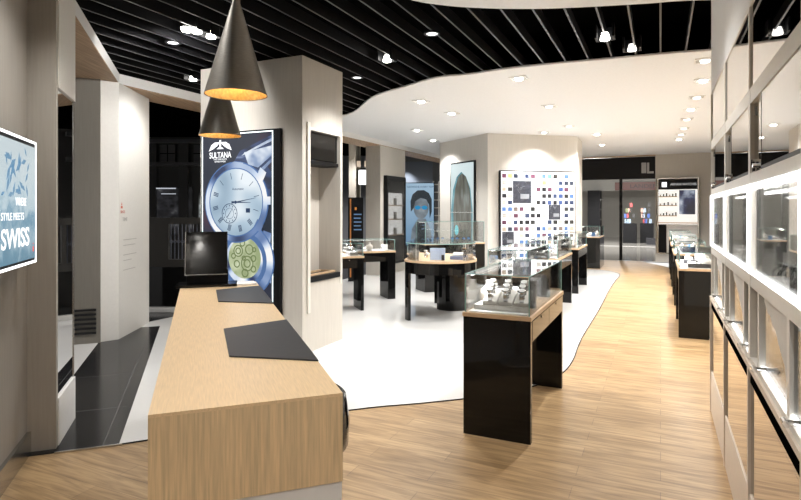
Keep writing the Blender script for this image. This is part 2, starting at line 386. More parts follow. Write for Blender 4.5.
# white card wall pillar
cr = Vector((1.93, 12.3, 0)); rr = Vector((4.08, 12.83, 0)); lf = Vector((1.0, 14.13, 0)); rdir = (rr-cr).normalized(); ldir = (cr-lf).normalized()
t = obj('pillar', MB().prism([xy(cr), xy(rr), (4.5, 13.78), (2.6, 16.0), (1.3, 15.6), xy(lf)], 0, CH), mat('pale_wallcovering', (.68, .65, .60), .7, noise=.03, nscale=50, stretch=(1, 1, .05)))
tag(t, 'broad faceted pale pillar carrying the lit grid of small cards', 'pillar')
t = obj('pillar', MB().box(-.40, 0, 0, 1.44, 0, 3.17), BEIGE, loc=B(-6.16, 12.02), rz=RB)
tag(t, 'narrow beige pillar with the tall lit glass cabinet on it', 'pillar')
t = thing('pillar', 'grey pillar outside the entrance with louvres at its foot', 'pillar', A(-1.79, 7.7), RA)
obj('shaft', MB().box(-.62, .66, -.2, .2, 0, 3.6), mat('dark_taupe', (.17, .155, .13), .7, noise=.05, nscale=60, stretch=(1, 1, .05)), t)
mb = MB()
for k in range(6): mb.box(.15, .62, -.22, -.2, .12+k*.055, .145+k*.055)
obj('vent_louvre', mb, SLAT, t)
t = thing('pillar', 'white text-covered fin wall at the corner of the entrance', 'pillar', (-3.6, 7.2, 0))
obj('shaft', MB().prism([(-.03, -.5), (.13, -.35), (.05, .65), (-.25, .62)], 0, 3.17), [mat('fin_white', (.66, .64, .60), .6)], t)
RED = mat('red_print', (.55, .10, .06), .6); GR = mat('grey_print', (.42, .40, .38), .6)
xd = Vector((-.0797, .9968, 0)); e = thing('wall_lettering', 'small red emblem and grey text lines on the white fin wall', 'lettering', mw=facing(Vector((-3.47, 6.85, 0))+Vector((.9968, .0797, 0))*.004, xd))
obj('emblem', MB().box(.05, .10, 1.62, 1.65, 0, .001).prism([(.06, 1.66), (.09, 1.66), (.075, 1.70)], 0, .001), RED, e)
text('lettering', 'SINCE', .05, RED, e, (.04, 1.56, 0), .0005); text('lettering', 'TIME', .07, GR, e, (.10, 1.46, 0), .0005)
mb = MB()
for k, (l, y) in enumerate(((.42, 1.22), (.38, 1.15), (.42, 1.03), (.26, .96), (.38, .84))): mb.box(.12, .12+l, y, y+.008, 0, .001)
obj('text_line', mb, GR, e)

# ---- glass partition at the left
t = thing('glass_partition', 'dark glass screen with white plinth and deep white header by the entrance', 'partition', A(-.92, 4.59), RA)
obj('plinth', MB().box(-.02, .02, -.265, .265, 0, .325), WHITE, t)
obj('glass_panel', MB().box(-.006, .006, -.265, .265, .325, 2.43), pane('smoked_glass', (.10, .11, .12), 3.0), t)
obj('header', MB().box(-.30, .02, -.265, .265, 2.43, CH), CREAM, t)
obj('post', MB().box(-.02, .01, .255, .275, 0, 2.43), STEEL, t)

# ---- wall tv
t = thing('wall_screen', 'large flat screen with blue floral picture and the word SWISS', 'screen', mw=facing(A(-1.0, 2.72, 1.28), AA))
obj('housing', MB().box(0, 1.27, 0, .735, -.07, .045), BLACKM, t, bevel=.006)
scr = emit_grad('screen_picture', [(0, (.11, .27, .40)), (.38, (.16, .36, .50)), (.5, (.42, .62, .74)), (.62, (.20, .42, .58)), (.75, (.62, .80, .88)), (1, (.80, .92, .96))], .62, -.05, .80, 1, .55, 6)
d = obj('display', MB().box(.018, 1.252, .03, .70, .046, .048), scr, t)
fl = emit('screen_blue', (.13, .30, .48), .7)
mb = MB()
for k in range(26):
    a = R.uniform(0, 6.28); cx, cy = R.uniform(.65, 1.12), R.uniform(.40, .64); l = R.uniform(.05, .13); wv = Vector((math.cos(a), math.sin(a))); n_ = Vector((-wv.y, wv.x))
    c_ = Vector((cx, cy)); mb.prism([tuple(c_), tuple(c_+wv*l*.5+n_*l*.16), tuple(c_+wv*l), tuple(c_+wv*l*.5-n_*l*.16)], .0485, .049)
obj('flower_print', mb, fl, t)
wt = emit('screen_white', (1, 1, 1), 1.2)
text('lettering', 'SWISS', .15, wt, t, (.62, .115, .049), .0005, sx=1.25, bold=.002)
text('lettering', 'STYLE MEETS', .058, wt, t, (.62, .265, .049), .0005, sx=1.18)
text('lettering', 'WHERE', .065, wt, t, (.86, .345, .049), .0005, sx=.9)
obj('emblem', MB().box(1.19, 1.215, .07, .10, .049, .0495).box(1.19, 1.215, .115, .12, .049, .0495), emit('screen_red', (.8, .1, .08), .9), t)
obj('light_edge', MB().box(0, 1.27, .722, .735, .0455, .049).box(0, 1.27, 0, .014, .0455, .049).box(1.256, 1.27, .014, .722, .0455, .049).box(0, .014, .014, .722, .0455, .049), LEDS, t)

# ---- watch light box on the pillar
def Wt(name, c, st=1.0): return emit(name, c, st)
t = thing('lightbox_poster', 'tall lit poster of two overlapping wristwatches on the pale pillar', 'poster', mw=facing(B(-4.98, 5.066, .42), PN))
obj('frame', MB().box(0, 1.16, 0, 2.09, .002, .05), BLACKM, t, bevel=.004)
bg = emit_noise('poster_ground', [(.35, (.008, .016, .035)), (.55, (.02, .025, .05)), (.75, (.12, .03, .05))], .9, 1.3, detail=1)
obj('panel', MB().box(.025, 1.06, .02, 2.065, .0505, .053), bg, t)
obj('light_edge', MB().box(.02, .032, .02, 2.07, .0505, .056).box(1.055, 1.067, .02, 2.07, .0505, .056).box(.032, 1.055, 2.058, 2.07, .0505, .056), CYAN, t)
z = .0535
silv = emit_noise('poster_silver', [(.32, (.05, .09, .20)), (.5, (.30, .40, .60)), (.66, (.85, .92, 1.0))], .9, 4, detail=2)
navy = emit_noise('poster_navy', [(.3, (.010, .018, .05)), (.6, (.05, .09, .22)), (.75, (.35, .42, .62))], .9, 3.5, (1, 1.6, 1), 1, 2)
dial = emit_noise('poster_dial', [(.3, (.22, .34, .46)), (.5, (.46, .60, .72)), (.68, (.88, .95, 1))], .9, 2.0, (1, 1, 1), 0, 1)
dk = emit('poster_ink', (.03, .05, .10), .9); blu = emit('poster_blue', (.08, .15, .32), .9)
green = emit_noise('poster_gilt', [(.35, (.36, .44, .22)), (.5, (.55, .62, .38)), (.65, (.75, .82, .58))], .85, 6, detail=3)
# straps
obj('strap_print', MB().prism([(.42, 1.62), (.60, 1.86), (1.05, 2.02), (1.05, 1.76), (.93, 1.55)], z, z+.002), navy, t)
mb = MB().prism([(.78, 1.40), (1.02, 1.30), (1.05, 1.60), (.92, 1.76)], z+.0001, z+.003)
obj('strap_print', MB().prism([(.12, .50), (.45, .40), (.52, .12), (.2, .1)], z, z+.002), navy, t)
obj('strap_print', mb, navy, t)
mb = MB().prism([(.62, 1.80), (.66, 1.83), (1.05, 1.985), (1.05, 1.95)], z+.003, z+.004).prism([(.86, 1.62), (.88, 1.58), (1.05, 1.72), (1.05, 1.755)], z+.003, z+.004)
mb.prism([(.66, 1.84), (1.05, 1.90), (1.05, 1.79), (.86, 1.66), (.72, 1.70)], z+.0022, z+.0032)
obj('strap_highlight', mb, silv, t)
c2 = (.66, .60); c1 = (.545, 1.27)
mb = MB().ring(c2[0], c2[1], .33, .42, z+.004, z+.008).disc(c2[0], c2[1], .335, z+.004, z+.006)
mb.prism([(.95, .42), (1.045, .36), (1.045, .48), (1.0, .52)], z+.004, z+.007).prism([(.93, .78), (1.03, .80), (1.045, .92), (.94, .95)], z+.004, z+.007).prism([(.40, .30), (.5, .22), (.75, .16), (.70, .26)], z+.004, z+.007)
ST = [(.1, (.02, .04, .12)), (.35, (.16, .26, .50)), (.6, (.62, .74, .92)), (.85, (1, 1, 1))]
obj('case_back_print', mb, conic('case_back_steel', .66, .60, 3, 1.0, ST), t)
obj('case_back_ring', MB().ring(c2[0], c2[1], .27, .325, z+.0065, z+.008).ring(c2[0], c2[1], .415, .43, z+.003, z+.009), blu, t)
obj('movement_print', MB().disc(c2[0]+.01, c2[1]+.03, .235, z+.008, z+.0095), green, t)
mb = MB()
for (dx, dy, r) in ((-.08, .08, .07), (.08, .10, .06), (.05, -.06, .09), (-.1, -.07, .045), (.14, 0, .04), (0, 0, .03), (-.02, .17, .04), (-.15, .02, .035), (.02, -.17, .05), (.14, -.12, .04), (.15, .10, .03), (-.08, .08, .04), (.05, -.06, .05)): mb.ring(c2[0]+dx, c2[1]+.03+dy, r-.014, r, z+.0095, z+.0105)
obj('gear_print', mb, emit('poster_gear', (.14, .18, .08), .9), t)
obj('watch_case_print', MB().ring(c1[0], c1[1], .395, .455, z+.011, z+.015).prism([(.83, 1.52), (.90, 1.66), (.98, 1.60), (.90, 1.44)], z+.009, z+.014).prism([(.44, 1.70), (.52, 1.74), (.66, 1.72), (.60, 1.66)], z+.009, z+.014).box(.98, 1.04, 1.24, 1.33, z+.009, z+.014).prism([(.80, .98), (.9, .93), (.94, 1.02), (.86, 1.08)], z+.009, z+.014), conic('watch_case_steel', .545, 1.27, 2, .6, ST), t)
obj('bezel_shadow_print', MB().ring(c1[0], c1[1], .455, .47, z+.010, z+.013).ring(c1[0], c1[1], .385, .397, z+.014, z+.0155), blu, t)
obj('dial_print', MB().disc(c1[0], c1[1], .392, z+.011, z+.0135, n=48), dial, t)
mb = MB()
for k in range(12):
    a = 2*math.pi*k/12+.22; u_ = Vector((math.cos(a), math.sin(a))); v_ = Vector((-u_.y, u_.x)); c_ = Vector(c1)
    for q in (-.016, 0, .016) if k in (6, 7, 8, 9, 10, 5) else (0,):
        p0 = c_+u_*.27+v_*q; p1 = c_+u_*.345+v_*q; h_ = v_*(.0045 if k in (6, 7, 8, 9, 10, 5) else .003)
        mb.prism([tuple(p0-h_), tuple(p1-h_), tuple(p1+h_), tuple(p0+h_)], z+.0135, z+.0145)
sd = (c1[0]-.09, c1[1]-.13)
mb.ring(sd[0], sd[1], .108, .116, z+.0135, z+.0145).ring(sd[0], sd[1], .06, .064, z+.0135, z+.0145)
for k in range(12):
    a = 2*math.pi*k/12; mb.box(sd[0]+.09*math.cos(a)-.005, sd[0]+.09*math.cos(a)+.005, sd[1]+.09*math.sin(a)-.008, sd[1]+.09*math.sin(a)+.008, z+.0135, z+.0145)
mb.box(c1[0]+.15, c1[0]+.21, c1[1]-.12, c1[1]-.07, z+.0135, z+.0145)
def hand(mb, c, a, l, wd, z0):
    u_ = Vector((math.cos(a), math.sin(a))); v_ = Vector((-u_.y, u_.x)); c_ = Vector(c)
    mb.prism([tuple(c_-u_*.06-v_*wd), tuple(c_+u_*l-v_*wd*.2), tuple(c_+u_*l+v_*wd*.2), tuple(c_-u_*.06+v_*wd)], z0, z0+.001)
obj('hour_marks', mb, dk, t); mb = MB()
hand(mb, c1, .16, .30, .008, z+.015); hand(mb, c1, -.02, .22, .011, z+.015); hand(mb, sd, .9, .08, .005, z+.015)
mb.disc(c1[0], c1[1], .018, z+.0145, z+.017)
obj('watch_hands', mb, dk, t)
text('dial_lettering', 'Automatic', .04, dk, t, (c1[0]-.05, c1[1]+.14, z+.014), .0005)
pw = emit('poster_white', (.95, .97, 1), 1.1)
text('logo_lettering', 'SULTANA', .10, pw, t, (.135, 1.79, z+.001), .0005, sx=.76, bold=.001)
text('logo_lettering', 'THE TIME ELITE\nSWISS MADE', .026, pw, t, (.30, 1.765, z+.001), .0005, align='CENTER', sx=1.15)
obj('bird_emblem', MB().box(.29, .315, 1.90, 2.00, z, z+.002).prism([(.30, 1.975), (.22, 1.975), (.165, 1.945), (.13, 1.875), (.20, 1.90), (.25, 1.93)], z, z+.002)
    .prism([(.305, 1.975), (.385, 1.975), (.44, 1.945), (.475, 1.875), (.405, 1.90), (.355, 1.93)], z, z+.002).prism([(.25, 1.895), (.355, 1.895), (.33, 1.915), (.275, 1.915)], z, z+.002), pw, t)

# ================================================================== RECEPTION COUNTER
t = thing('reception_counter', 'long pale oak reception counter with a white base', 'counter', A(.148, 3.29), RA)
L = 1.51; Wd = .292
obj('countertop', MB().box(-Wd, Wd, -L, L, .99, 1.0), COUNTER, t)
obj('fascia', MB().box(-Wd, Wd, -L, L, .71, .99), COUNTERF, t)
obj('base_panel', MB().box(-Wd+.002, Wd-.002, -L+.004, -L+.05, 0, .71).box(-Wd+.002, -.02, -L+.05, L-.05, 0, .71).box(-Wd+.002, Wd-.002, L-.05, L-.004, 0, .71), WHITE, t)
def deskmat(q, label):
    o = obj('desk_mat', MB().prism([(-.165, -.17), (.165, -.36), (.165, .51), (-.165, .38)], 0, .006), MATM, loc=A(.276, q, 1.0005), rz=RA, bevel=.002)
    return tag(o, label, 'desk mat')
deskmat(2.54, 'black leather desk mat near the front end of the counter')
deskmat(3.98, 'black leather desk mat near the far end of the counter')
t = thing('monitor', 'small black glossy monitor standing on the far end of the counter', 'monitor', A(.03, 4.66, 1.0), RA-math.radians(4))
obj('base', MB().box(-.20, .25, -.10, .12, 0, .022), BLACK, t, bevel=.004)
obj('stand', MB().box(-.13, .18, .03, .08, .022, .12), BLACKM, t)
hm = Matrix.Translation((.01, 0, .085)) @ Matrix.Rotation(math.radians(-10), 4, 'X')
sc_ = obj('screen', MB().box(-.155, .165, -.012, .012, 0, .345), BLACK, t, mw=hm, bevel=.003)
obj('bezel', MB().box(-.155, .165, -.0135, -.0125, 0, .006).box(-.155, -.149, -.0135, -.0125, .006, .345), STEEL, sc_)
PAP = mat('paper', (.82, .81, .80), .7)
tag(obj('paper_sheet', MB().box(-.11, .11, -.08, .08, 0, .012), PAP, loc=A(.315, 4.66, 1.0005), rz=RA+.1), 'stack of white paper beside the monitor on the counter', 'paper')

def stool(label, q, pout):
    t = thing('bar_stool', label, 'stool', A(.44+pout-.27, q), RA)
    obj('base', MB().lathe([(.19, 0), (.19, .012), (.05, .03), (.025, .04)], n=28), CHROME, t, smooth=True)
    obj('column', MB().lathe([(.025, .03), (.025, .60)], n=16), CHROME, t, smooth=True)
    obj('seat', MB().lathe([(.15, .60), (.185, .61), (.195, .64), (.18, .675), (.10, .685)], n=32), BLACK, t, smooth=True)
    # curved back: a padded arc on the +x side
    mb = MB(); n = 18; prof = [(0, .655), (.025, .645), (.05, .67), (.055, .76), (.04, .86), (.018, .875), (0, .86), (-.005, .76)]
    vs = []; fs = []
    for i in range(n+1):
        a = -1.25+2.5*i/n; k = .86+.14*math.cos(a*1.2)
        for dr, zz in prof: r = .205+dr; vs.append((r*math.cos(a), r*math.sin(a), .655+(zz-.655)*k))
    m_ = len(prof)
    for i in range(n):
        for j in range(m_): fs.append((i*m_+j, (i+1)*m_+j, (i+1)*m_+(j+1) % m_, i*m_+(j+1) % m_))
    fs += [tuple(range(m_)), tuple(n*m_+j for j in range(m_-1, -1, -1))]
    mb.add(vs, fs); obj('backrest', mb, BLACK, t, smooth=True)
    return t
stool('black padded stool pushed under the near end of the counter', 2.24, .145)
stool('black padded stool tucked under the far half of the counter', 3.66, .10)

# ================================================================== PENDANTS
def pendant(label, X, Y, zr, r):
    t = thing('pendant_lamp', label, 'lamp', (X, Y, zr), 0, None)
    h = r*2.85*1.06
    obj('lamp_shade', MB().lathe([(r, 0), (r*.985, .008), (.024, h), (.024, h+.07), (.020, h+.07), (.020, h), (r*.97, .010), (r*.985, 0)], n=64, cap=False), SHADE, t, smooth=True)
    obj('gold_lining', MB().lathe([(r*.975, .002), (.025, h-.04)], n=64, cap=False), GOLD, t, smooth=True)
    obj('cord', MB().tube((0, 0, h+.05), (0, 0, 3.7-zr), .004), BLACKM, t)
    obj('bulb', MB().lathe([(.012, h*.45), (.035, h*.40), (.04, h*.34), (.03, h*.29), (.004, h*.27)], n=20), WARM, t, smooth=True)
    l = bpy.data.lights.new('pendant_light', 'POINT'); l.energy = 1.6; l.color = (1, .66, .30); l.shadow_soft_size = .04
    o = bpy.data.objects.new('pendant_light', l); COL.objects.link(o); o.location = (X, Y, zr+h*.18)
pendant('larger-looking nearer dark cone pendant lamp with gold inside over the counter', -.970, 3.28, 2.278, .18)
pendant('farther dark cone pendant lamp half hidden behind the nearer one', -1.584, 4.88, 2.25, .18)

# ================================================================== SMALL GOODS
def watch_proto():
    t = thing('wristwatch', 'wristwatch', 'watch')
    mb = MB(); n = 20; r = .026; wd = .010
    vs = []; fs = []
    for i in range(n+1):
        a = -2.75+5.5*i/n+math.pi/2
        for rr_, x in ((r, -wd), (r, wd), (r+.003, wd), (r+.003, -wd)): vs.append((x, rr_*math.cos(a), .03+rr_*1.0*math.sin(a)))
    for i in range(n):
        for j in range(4): fs.append((4*i+j, 4*i+4+j, 4*i+4+(j+1) % 4, 4*i+(j+1) % 4))
    fs += [(0, 1, 2, 3), (4*n+3, 4*n+2, 4*n+1, 4*n)]
    mb.add(vs, fs); obj('bracelet', mb, STEEL, t)
    c = obj('case', MB().lathe([(.017, 0), (.020, .003), (.020, .008), (.017, .010)], n=24), CHROME, t, loc=(0, 0, .0575))
    obj('dial', MB().lathe([(.0155, 0), (.0155, .0012)], n=20), mat('watch_dial', (.7, .7, .68), .3), c, loc=(0, 0, .0098))
    return t
wproto = watch_proto(); wused = [False]
def watch(loc, rz, label, group, tilt=0, sc=1.0):
    m = Matrix.Translation(loc) @ Matrix.Rotation(rz, 4, 'Z') @ Matrix.Rotation(tilt, 4, 'X') @ Matrix.Scale(sc, 4)
    if not wused[0]:
        wused[0] = True; wproto.matrix_world = m; wproto['label'] = label; wproto['group'] = group; return wproto
    return dup(wproto, label, group=group, mw=m)
def bust(loc, rz, label, group=None, sc=1.0):
    t = thing('necklace_bust', label, 'display bust', loc, rz, group)
    obj('bust', MB().lathe([(.055*sc, 0), (.06*sc, .01*sc), (.075*sc, .07*sc), (.068*sc, .11*sc), (.028*sc, .14*sc), (.022*sc, .17*sc), (.026*sc, .18*sc)], n=20), SILK, t, smooth=True)
    return t
DARKB = mat('dark_display_box', (.03, .03, .035), .3); BLUEB = mat('blue_display_box', (.08, .20, .42), .4); CLEARW = mat('white_acrylic', (.85, .85, .86), .2)
def block(loc, rz, dims, m, label, group=None, name='display_block', cat='display stand'):
    dx, dy, dz = dims
    o = obj(name, MB().box(-dx/2, dx/2, -dy/2, dy/2, 0, dz), m, loc=loc, rz=rz, bevel=min(.004, dz*.15)); return tag(o, label, cat, group)
def cushion(loc, rz, label, group, wd=.10, dp=.11, h=.07):
    mb = MB().add([(-wd/2, -dp/2, 0), (wd/2, -dp/2, 0), (wd/2, dp/2, 0), (-wd/2, dp/2, 0), (-wd/2, -dp/2, .025), (wd/2, -dp/2, .025), (wd/2, dp/2, h), (-wd/2, dp/2, h)],
                  [(3, 2, 1, 0), (4, 5, 6, 7), (0, 1, 5, 4), (1, 2, 6, 5), (2, 3, 7, 6), (3, 0, 4, 7)])
    return tag(obj('watch_cushion', mb, SILK, loc=loc, rz=rz, bevel=.006), label, 'cushion', group)

# ================================================================== SHOWCASES
LEGM = BLACK
def showcase(label, c, rz, wd, ln, top=.87, glass=.275, leg=.05, group=None, glass_part=True, full=False, drawers=True):
    t = thing('showcase', label, 'showcase', c, rz, group)
    hx, hy = wd/2, ln/2
    if full: obj('body', MB().box(-hx, hx, -hy, hy, .0, top-.03), LEGM, t)
    else:
        for y_ in (-hy, hy-leg): obj('leg_panel', MB().box(-hx, hx, y_, y_+leg, 0, top-.03), LEGM, t, bevel=.002)
        obj('apron', MB().box(-hx+.01, hx-.01, -hy+leg, hy-leg, top-.19, top-.03), LEGM, t)
        if drawers:
            for k in range(2):
                y_ = -hy+leg+.01+k*(ln-2*leg)/2
                d = obj('drawer', MB().box(hx-.01, hx+.001, y_, y_+(ln-2*leg)/2-.012, top-.175, top-.04), BLACK, t)
                obj('lock', MB().tube((hx+.001, y_+(ln-2*leg)/4, top-.06), (hx+.008, y_+(ln-2*leg)/4, top-.06), .008), CHROME, d)
    obj('wood_top', MB().box(-hx-.006, hx+.006, -hy-.006, hy+.006, top-.03, top), OAK, t, bevel=.002)
    obj('deck', MB().box(-hx+.03, hx-.03, -hy+.03, hy-.03, top, top+.006), CLEARW, t)
    g = .006; i_ = .012
    obj('added_light_bar', MB().box(-hx+.03, -hx+.042, -hy+.08, hy-.08, top+glass-.022, top+glass-.012), LED, t)  # LED bar added to brighten the goods under the glass
    l = bpy.data.lights.new('case_fill_light', 'AREA'); l.shape = 'RECTANGLE'; l.size = .03; l.size_y = ln-.25; l.energy = 3.2*ln; l.color = (1, .98, .95)  # area light added along with the bar
    lo = bpy.data.objects.new('case_fill_light', l); COL.objects.link(lo); lo.parent = t; lo.location = (-hx+.06, 0, top+glass-.015); lo.rotation_euler = (0, -.5, 0)
    mb = MB(); z0, z1 = top+.0002, top+glass; ax, ay = hx-i_, hy-i_
    mb.box(-ax, ax, -ay, -ay+g, z0, z1-g).box(-ax, ax, ay-g, ay, z0, z1-g).box(-ax, -ax+g, -ay+g, ay-g, z0, z1-g).box(ax-g, ax, -ay+g, ay-g, z0, z1-g).box(-ax, ax, -ay, ay, z1-g, z1)
    obj('glass_case', mb, GLASS, t)
    e_ = .0035; mb = MB()
    for sx in (-1, 1):
        for sy in (-1, 1): mb.box(sx*ax-e_, sx*ax+e_, sy*ay-e_, sy*ay+e_, z0, z1)
        mb.box(sx*ax-e_, sx*ax+e_, -ay, ay, z1-e_, z1+.001)
        mb.box(-ax, ax, sx*ay-e_, sx*ay+e_, z1-e_, z1+.001)
    obj('glass_edge', mb, GEDGE, t)
    return t
def loc_of(c, rz, x, y, z):
    ca, sa = math.cos(rz), math.sin(rz); return (c[0]+x*ca-y*sa, c[1]+x*sa+y*ca, z)
def fill(c, rz, wd, ln, where, top=.876, nw=6, dark=False, seed=1):
    r_ = random.Random(seed); n = 0
    gname = 'goods in the '+where
    hx, hy = wd/2-.09, ln/2-.14
    steps = max(2, int(ln/.26))
    for k in range(steps):
        y_ = -hy+2*hy*k/(steps-1)
        kind = (k+seed) % 3
        if kind == 0:
            block(loc_of(c, rz, 0, y_, top), rz, (wd*.66, .14, .05), DARKB if dark else GREYC, 'low stand in the '+where, 'stands in the '+where)
            for j in (-1, 1):
                watch(loc_of(c, rz, j*wd*.2, y_, top+.051), rz+r_.uniform(-.3, .3), 'metal watch lying on a low stand in the '+where, 'watches in the '+where, 0, 1.15)
        elif kind == 1:
            cushion(loc_of(c, rz, -wd*.17, y_, top), rz, 'pale wedge cushion in the '+where, 'cushions in the '+where)
            bust(loc_of(c, rz, wd*.2, y_+.02, top), rz, 'pale jewellery bust in the '+where, 'busts in the '+where, .8)
        else:
            block(loc_of(c, rz, wd*.12, y_, top), rz+.2, (.09, .07, .10), BLUEB if seed % 2 else CLEARW, 'upright box in the '+where, 'boxes in the '+where)
            watch(loc_of(c, rz, -wd*.2, y_, top), rz+r_.uniform(-.5, .5), 'metal watch lying on a low stand in the '+where if False else 'steel watch standing loose in the '+where, 'loose watches in the '+where, 0, 1.2)
# foremost case
c = B(-1.04, 4.485); showcase('black gloss showcase on two legs, nearest the camera, with watches on cushions', c, RB, .48, 1.37)
GN = 'foremost floor showcase'
block(loc_of(c, RB, .0, -.47, .876), RB, (.40, .20, .035), SILK, 'pale raised tray under the cushions at the near end of the foremost showcase', name='display_tray', cat='tray')
for k, x_ in enumerate((-.085, .03, .145)):
    nm = ('left', 'middle', 'right')[k]
    cushion(loc_of(c, RB, x_, -.47, .912), RB, nm+' of three pale cushions holding watches in the foremost showcase', 'three cushions at the near end of the foremost showcase', .105, .17, .10)
    for j in range(3):
        watch(loc_of(c, RB, x_, -.52+j*.055, .940+j*.024), RB+(.15-j*.1), 'bracelet watch on the '+nm+' cushion of the foremost showcase', 'watches on the '+nm+' cushion of the foremost showcase', .45, 1.5)
bust(loc_of(c, RB, -.16, -.30, .877), RB, 'pale rounded jewellery bust at the left of the foremost showcase', None, 1.0)
for k in range(3):
    block(loc_of(c, RB, .12, -.12+k*.22, .877), RB, (.09, .05, .17), (GREYC, CLEARW, GREYC)[k], ('grey', 'white', 'grey')[k]+' upright panel '+('behind the cushions', 'midway along', 'at the far end')[k]+' in the foremost showcase', 'upright panels in the foremost showcase')
block(loc_of(c, RB, -.08, .30, .877), RB, (.22, .3, .04), CLEARW, 'white low tray at the far end of the foremost showcase', name='display_tray', cat='tray')
for label, o_, s_, ln, seed in (('second black showcase from the camera in the central row, behind the foremost', -1.575, 6.9, 1.37, 1),
                           ('third black showcase from the camera in the central row', -1.615, 9.2, 1.42, 2),
                           ('fourth black showcase from the camera in the central row', -1.65, 11.7, 1.4, 3)):
    c = B(o_, s_); showcase(label, c, RB, .47, ln); fill(c, RB, .47, ln, label.split(' from')[0].replace('black ', 'central '), seed=seed)
c = B(-1.74, 16.6); showcase('black closed showcase farthest down the shop beside the mall opening', c, RB, .50, 1.2, full=True); fill(c, RB, .5, 1.2, 'farthest showcase by the mall opening', seed=5)
# right-hand row
for i, (s_, nm) in enumerate(((8.47, 'first'), (11.05, 'second'), (13.6, 'third'), (16.1, 'last'))):
    c = B(.44, s_); showcase(nm+' black showcase from the camera in the right-hand row', c, RB, .47, 1.36, glass=.20); fill(c, RB, .47, 1.36, nm+' showcase of the right-hand row', seed=4+i, dark=(i == 0))
c = B(.44, 8.47)
block(loc_of(c, RB, .02, -.52, .878), RB, (.30, .16, .05), DARKB, 'black tray at the near end of the right-hand row of showcases', name='display_tray', cat='tray')
# left pair
r_ = math.atan2(-AM.x, AM.y)
def lcase(label, corner, ln, wd, seed, leg):
    c = Vector(corner)-AM*(ln/2)+AA*(wd/2); c.z = 0
    c3 = Vector((c.x, c.y, 0)); showcase(label, c3, r_, wd, ln, leg=leg, glass=.20); fill(c3, r_, wd, ln, label.split(' with')[0].split(' in front')[0].replace('black ', ''), seed=seed)
lcase('black nearer showcase by the niche pillar with a solid panel end', Vector((-.58, 8.82, 0)), .9, .45, 7, .05)
lcase('black farther showcase in front of the beige pillar with an open knee space', Vector((-.09, 9.98, 0)), 1.25, .48, 8, .14)
# ---- curved table
def circ(p, q, r):
    ax, ay = p; bx, by = q; cx, cy = r; d_ = 2*(ax*(by-cy)+bx*(cy-ay)+cx*(ay-by))
    ux = ((ax*ax+ay*ay)*(by-cy)+(bx*bx+by*by)*(cy-ay)+(cx*cx+cy*cy)*(ay-by))/d_
    uy = ((ax*ax+ay*ay)*(cx-bx)+(bx*bx+by*by)*(ax-cx)+(cx*cx+cy*cy)*(bx-ax))/d_
    return ux, uy, math.hypot(ax-ux, ay-uy)
pl, pm_, pr = (.065, 8.12), (.60, 7.72), (1.12, 8.28)
ux, uy, ur = circ(pl, pm_, pr)
a0 = math.atan2(pl[1]-uy, pl[0]-ux) % (2*math.pi); a1 = math.atan2(pr[1]-uy, pr[0]-ux) % (2*math.pi)
if a1 < a0: a1 += 2*math.pi
t = thing('curved_showcase', 'black showcase with a bowed front and curved leg, in the middle of the white floor', 'showcase', (ux, uy, 0))
def arcpts(r, b0=a0, b1=a1, n=24): return [(r*math.cos(b0+(b1-b0)*i/n), r*math.sin(b0+(b1-b0)*i/n)) for i in range(n+1)]
back = [(pr[0]-ux+.03, pr[1]-uy+.75), (pl[0]-ux+.18, pl[1]-uy+1.35)]
obj('wood_top', MB().prism(arcpts(ur+.008)+back, .85, .88), OAK, t)
obj('apron', MB().prism(arcpts(ur)+back, .69, .849), LEGM, t)
def arcpanel(b0, b1, r0, r1, z0, z1, m, name):
    return obj(name, MB().prism(arcpts(r1, b0, b1)+arcpts(r0, b0, b1)[::-1], z0, z1), m, t)
arcpanel(a0, a0+.30*(a1-a0)*.28, ur-.04, ur, 0, .69, LEGM, 'leg_panel')
lc = (.84-ux, 9.05-uy)
obj('leg_panel', MB().prism([(lc[0]+.27*math.cos(a), lc[1]+.30*math.sin(a)) for a in [math.radians(200+q*14) for q in range(11)]]+[(lc[0]+.22*math.cos(a), lc[1]+.25*math.sin(a)) for a in [math.radians(340-q*14) for q in range(11)]], 0, .69), LEGM, t)
obj('leg_panel', MB().box(.58-ux, .74-ux, 9.5-uy, 9.56-uy, 0, .69), LEGM, t)
mb = MB().prism(arcpts(ur-.015)+[(p[0]*.97, p[1]*.97) for p in arcpts(ur-.02)[::-1]], .8802, 1.12); 
obj('glass_case', mb, GLASS, t)
obj('glass_top', MB().prism(arcpts(ur-.015)+back, 1.12, 1.127), GLASS, t)
obj('glass_edge', MB().prism(arcpts(ur-.010)+arcpts(ur-.018)[::-1], 1.119, 1.129), GEDGE, t)
CT = 'bowed showcase'
for k, (x_, y_) in enumerate(((-.33, .0), (-.2, .2), (.36, .1))): watch((ux+x_, uy+y_-.1, .881), .3*k, 'steel watch standing on the deck of the bowed showcase', 'watches in the bowed showcase', 0, 1.7)
block((ux-.05, uy-.25, .881), .1, (.22, .03, .17), mat('pale_blue_print', (.45, .55, .75), .5), 'pale blue upright card in the bowed showcase', name='display_card', cat='card')
block((ux+.02, uy-.33, .881), .1, (.04, .03, .08), DARKB, 'small dark block before the blue card in the bowed showcase')
block((ux+.27, uy-.15, .881), -.3, (.24, .16, .05), mat('blue_grey_tray', (.16, .20, .34), .4), 'blue-grey tray at the right of the bowed showcase', name='display_tray', cat='tray')
cushion((ux+.26, uy-.15, .932), -.3, 'pale cushion lying on the blue-grey tray of the bowed showcase', None, .16, .1, .05)
bust((ux-.38, uy+.06, .881), 0, 'pale bust at the left end of the bowed showcase', None, .9)
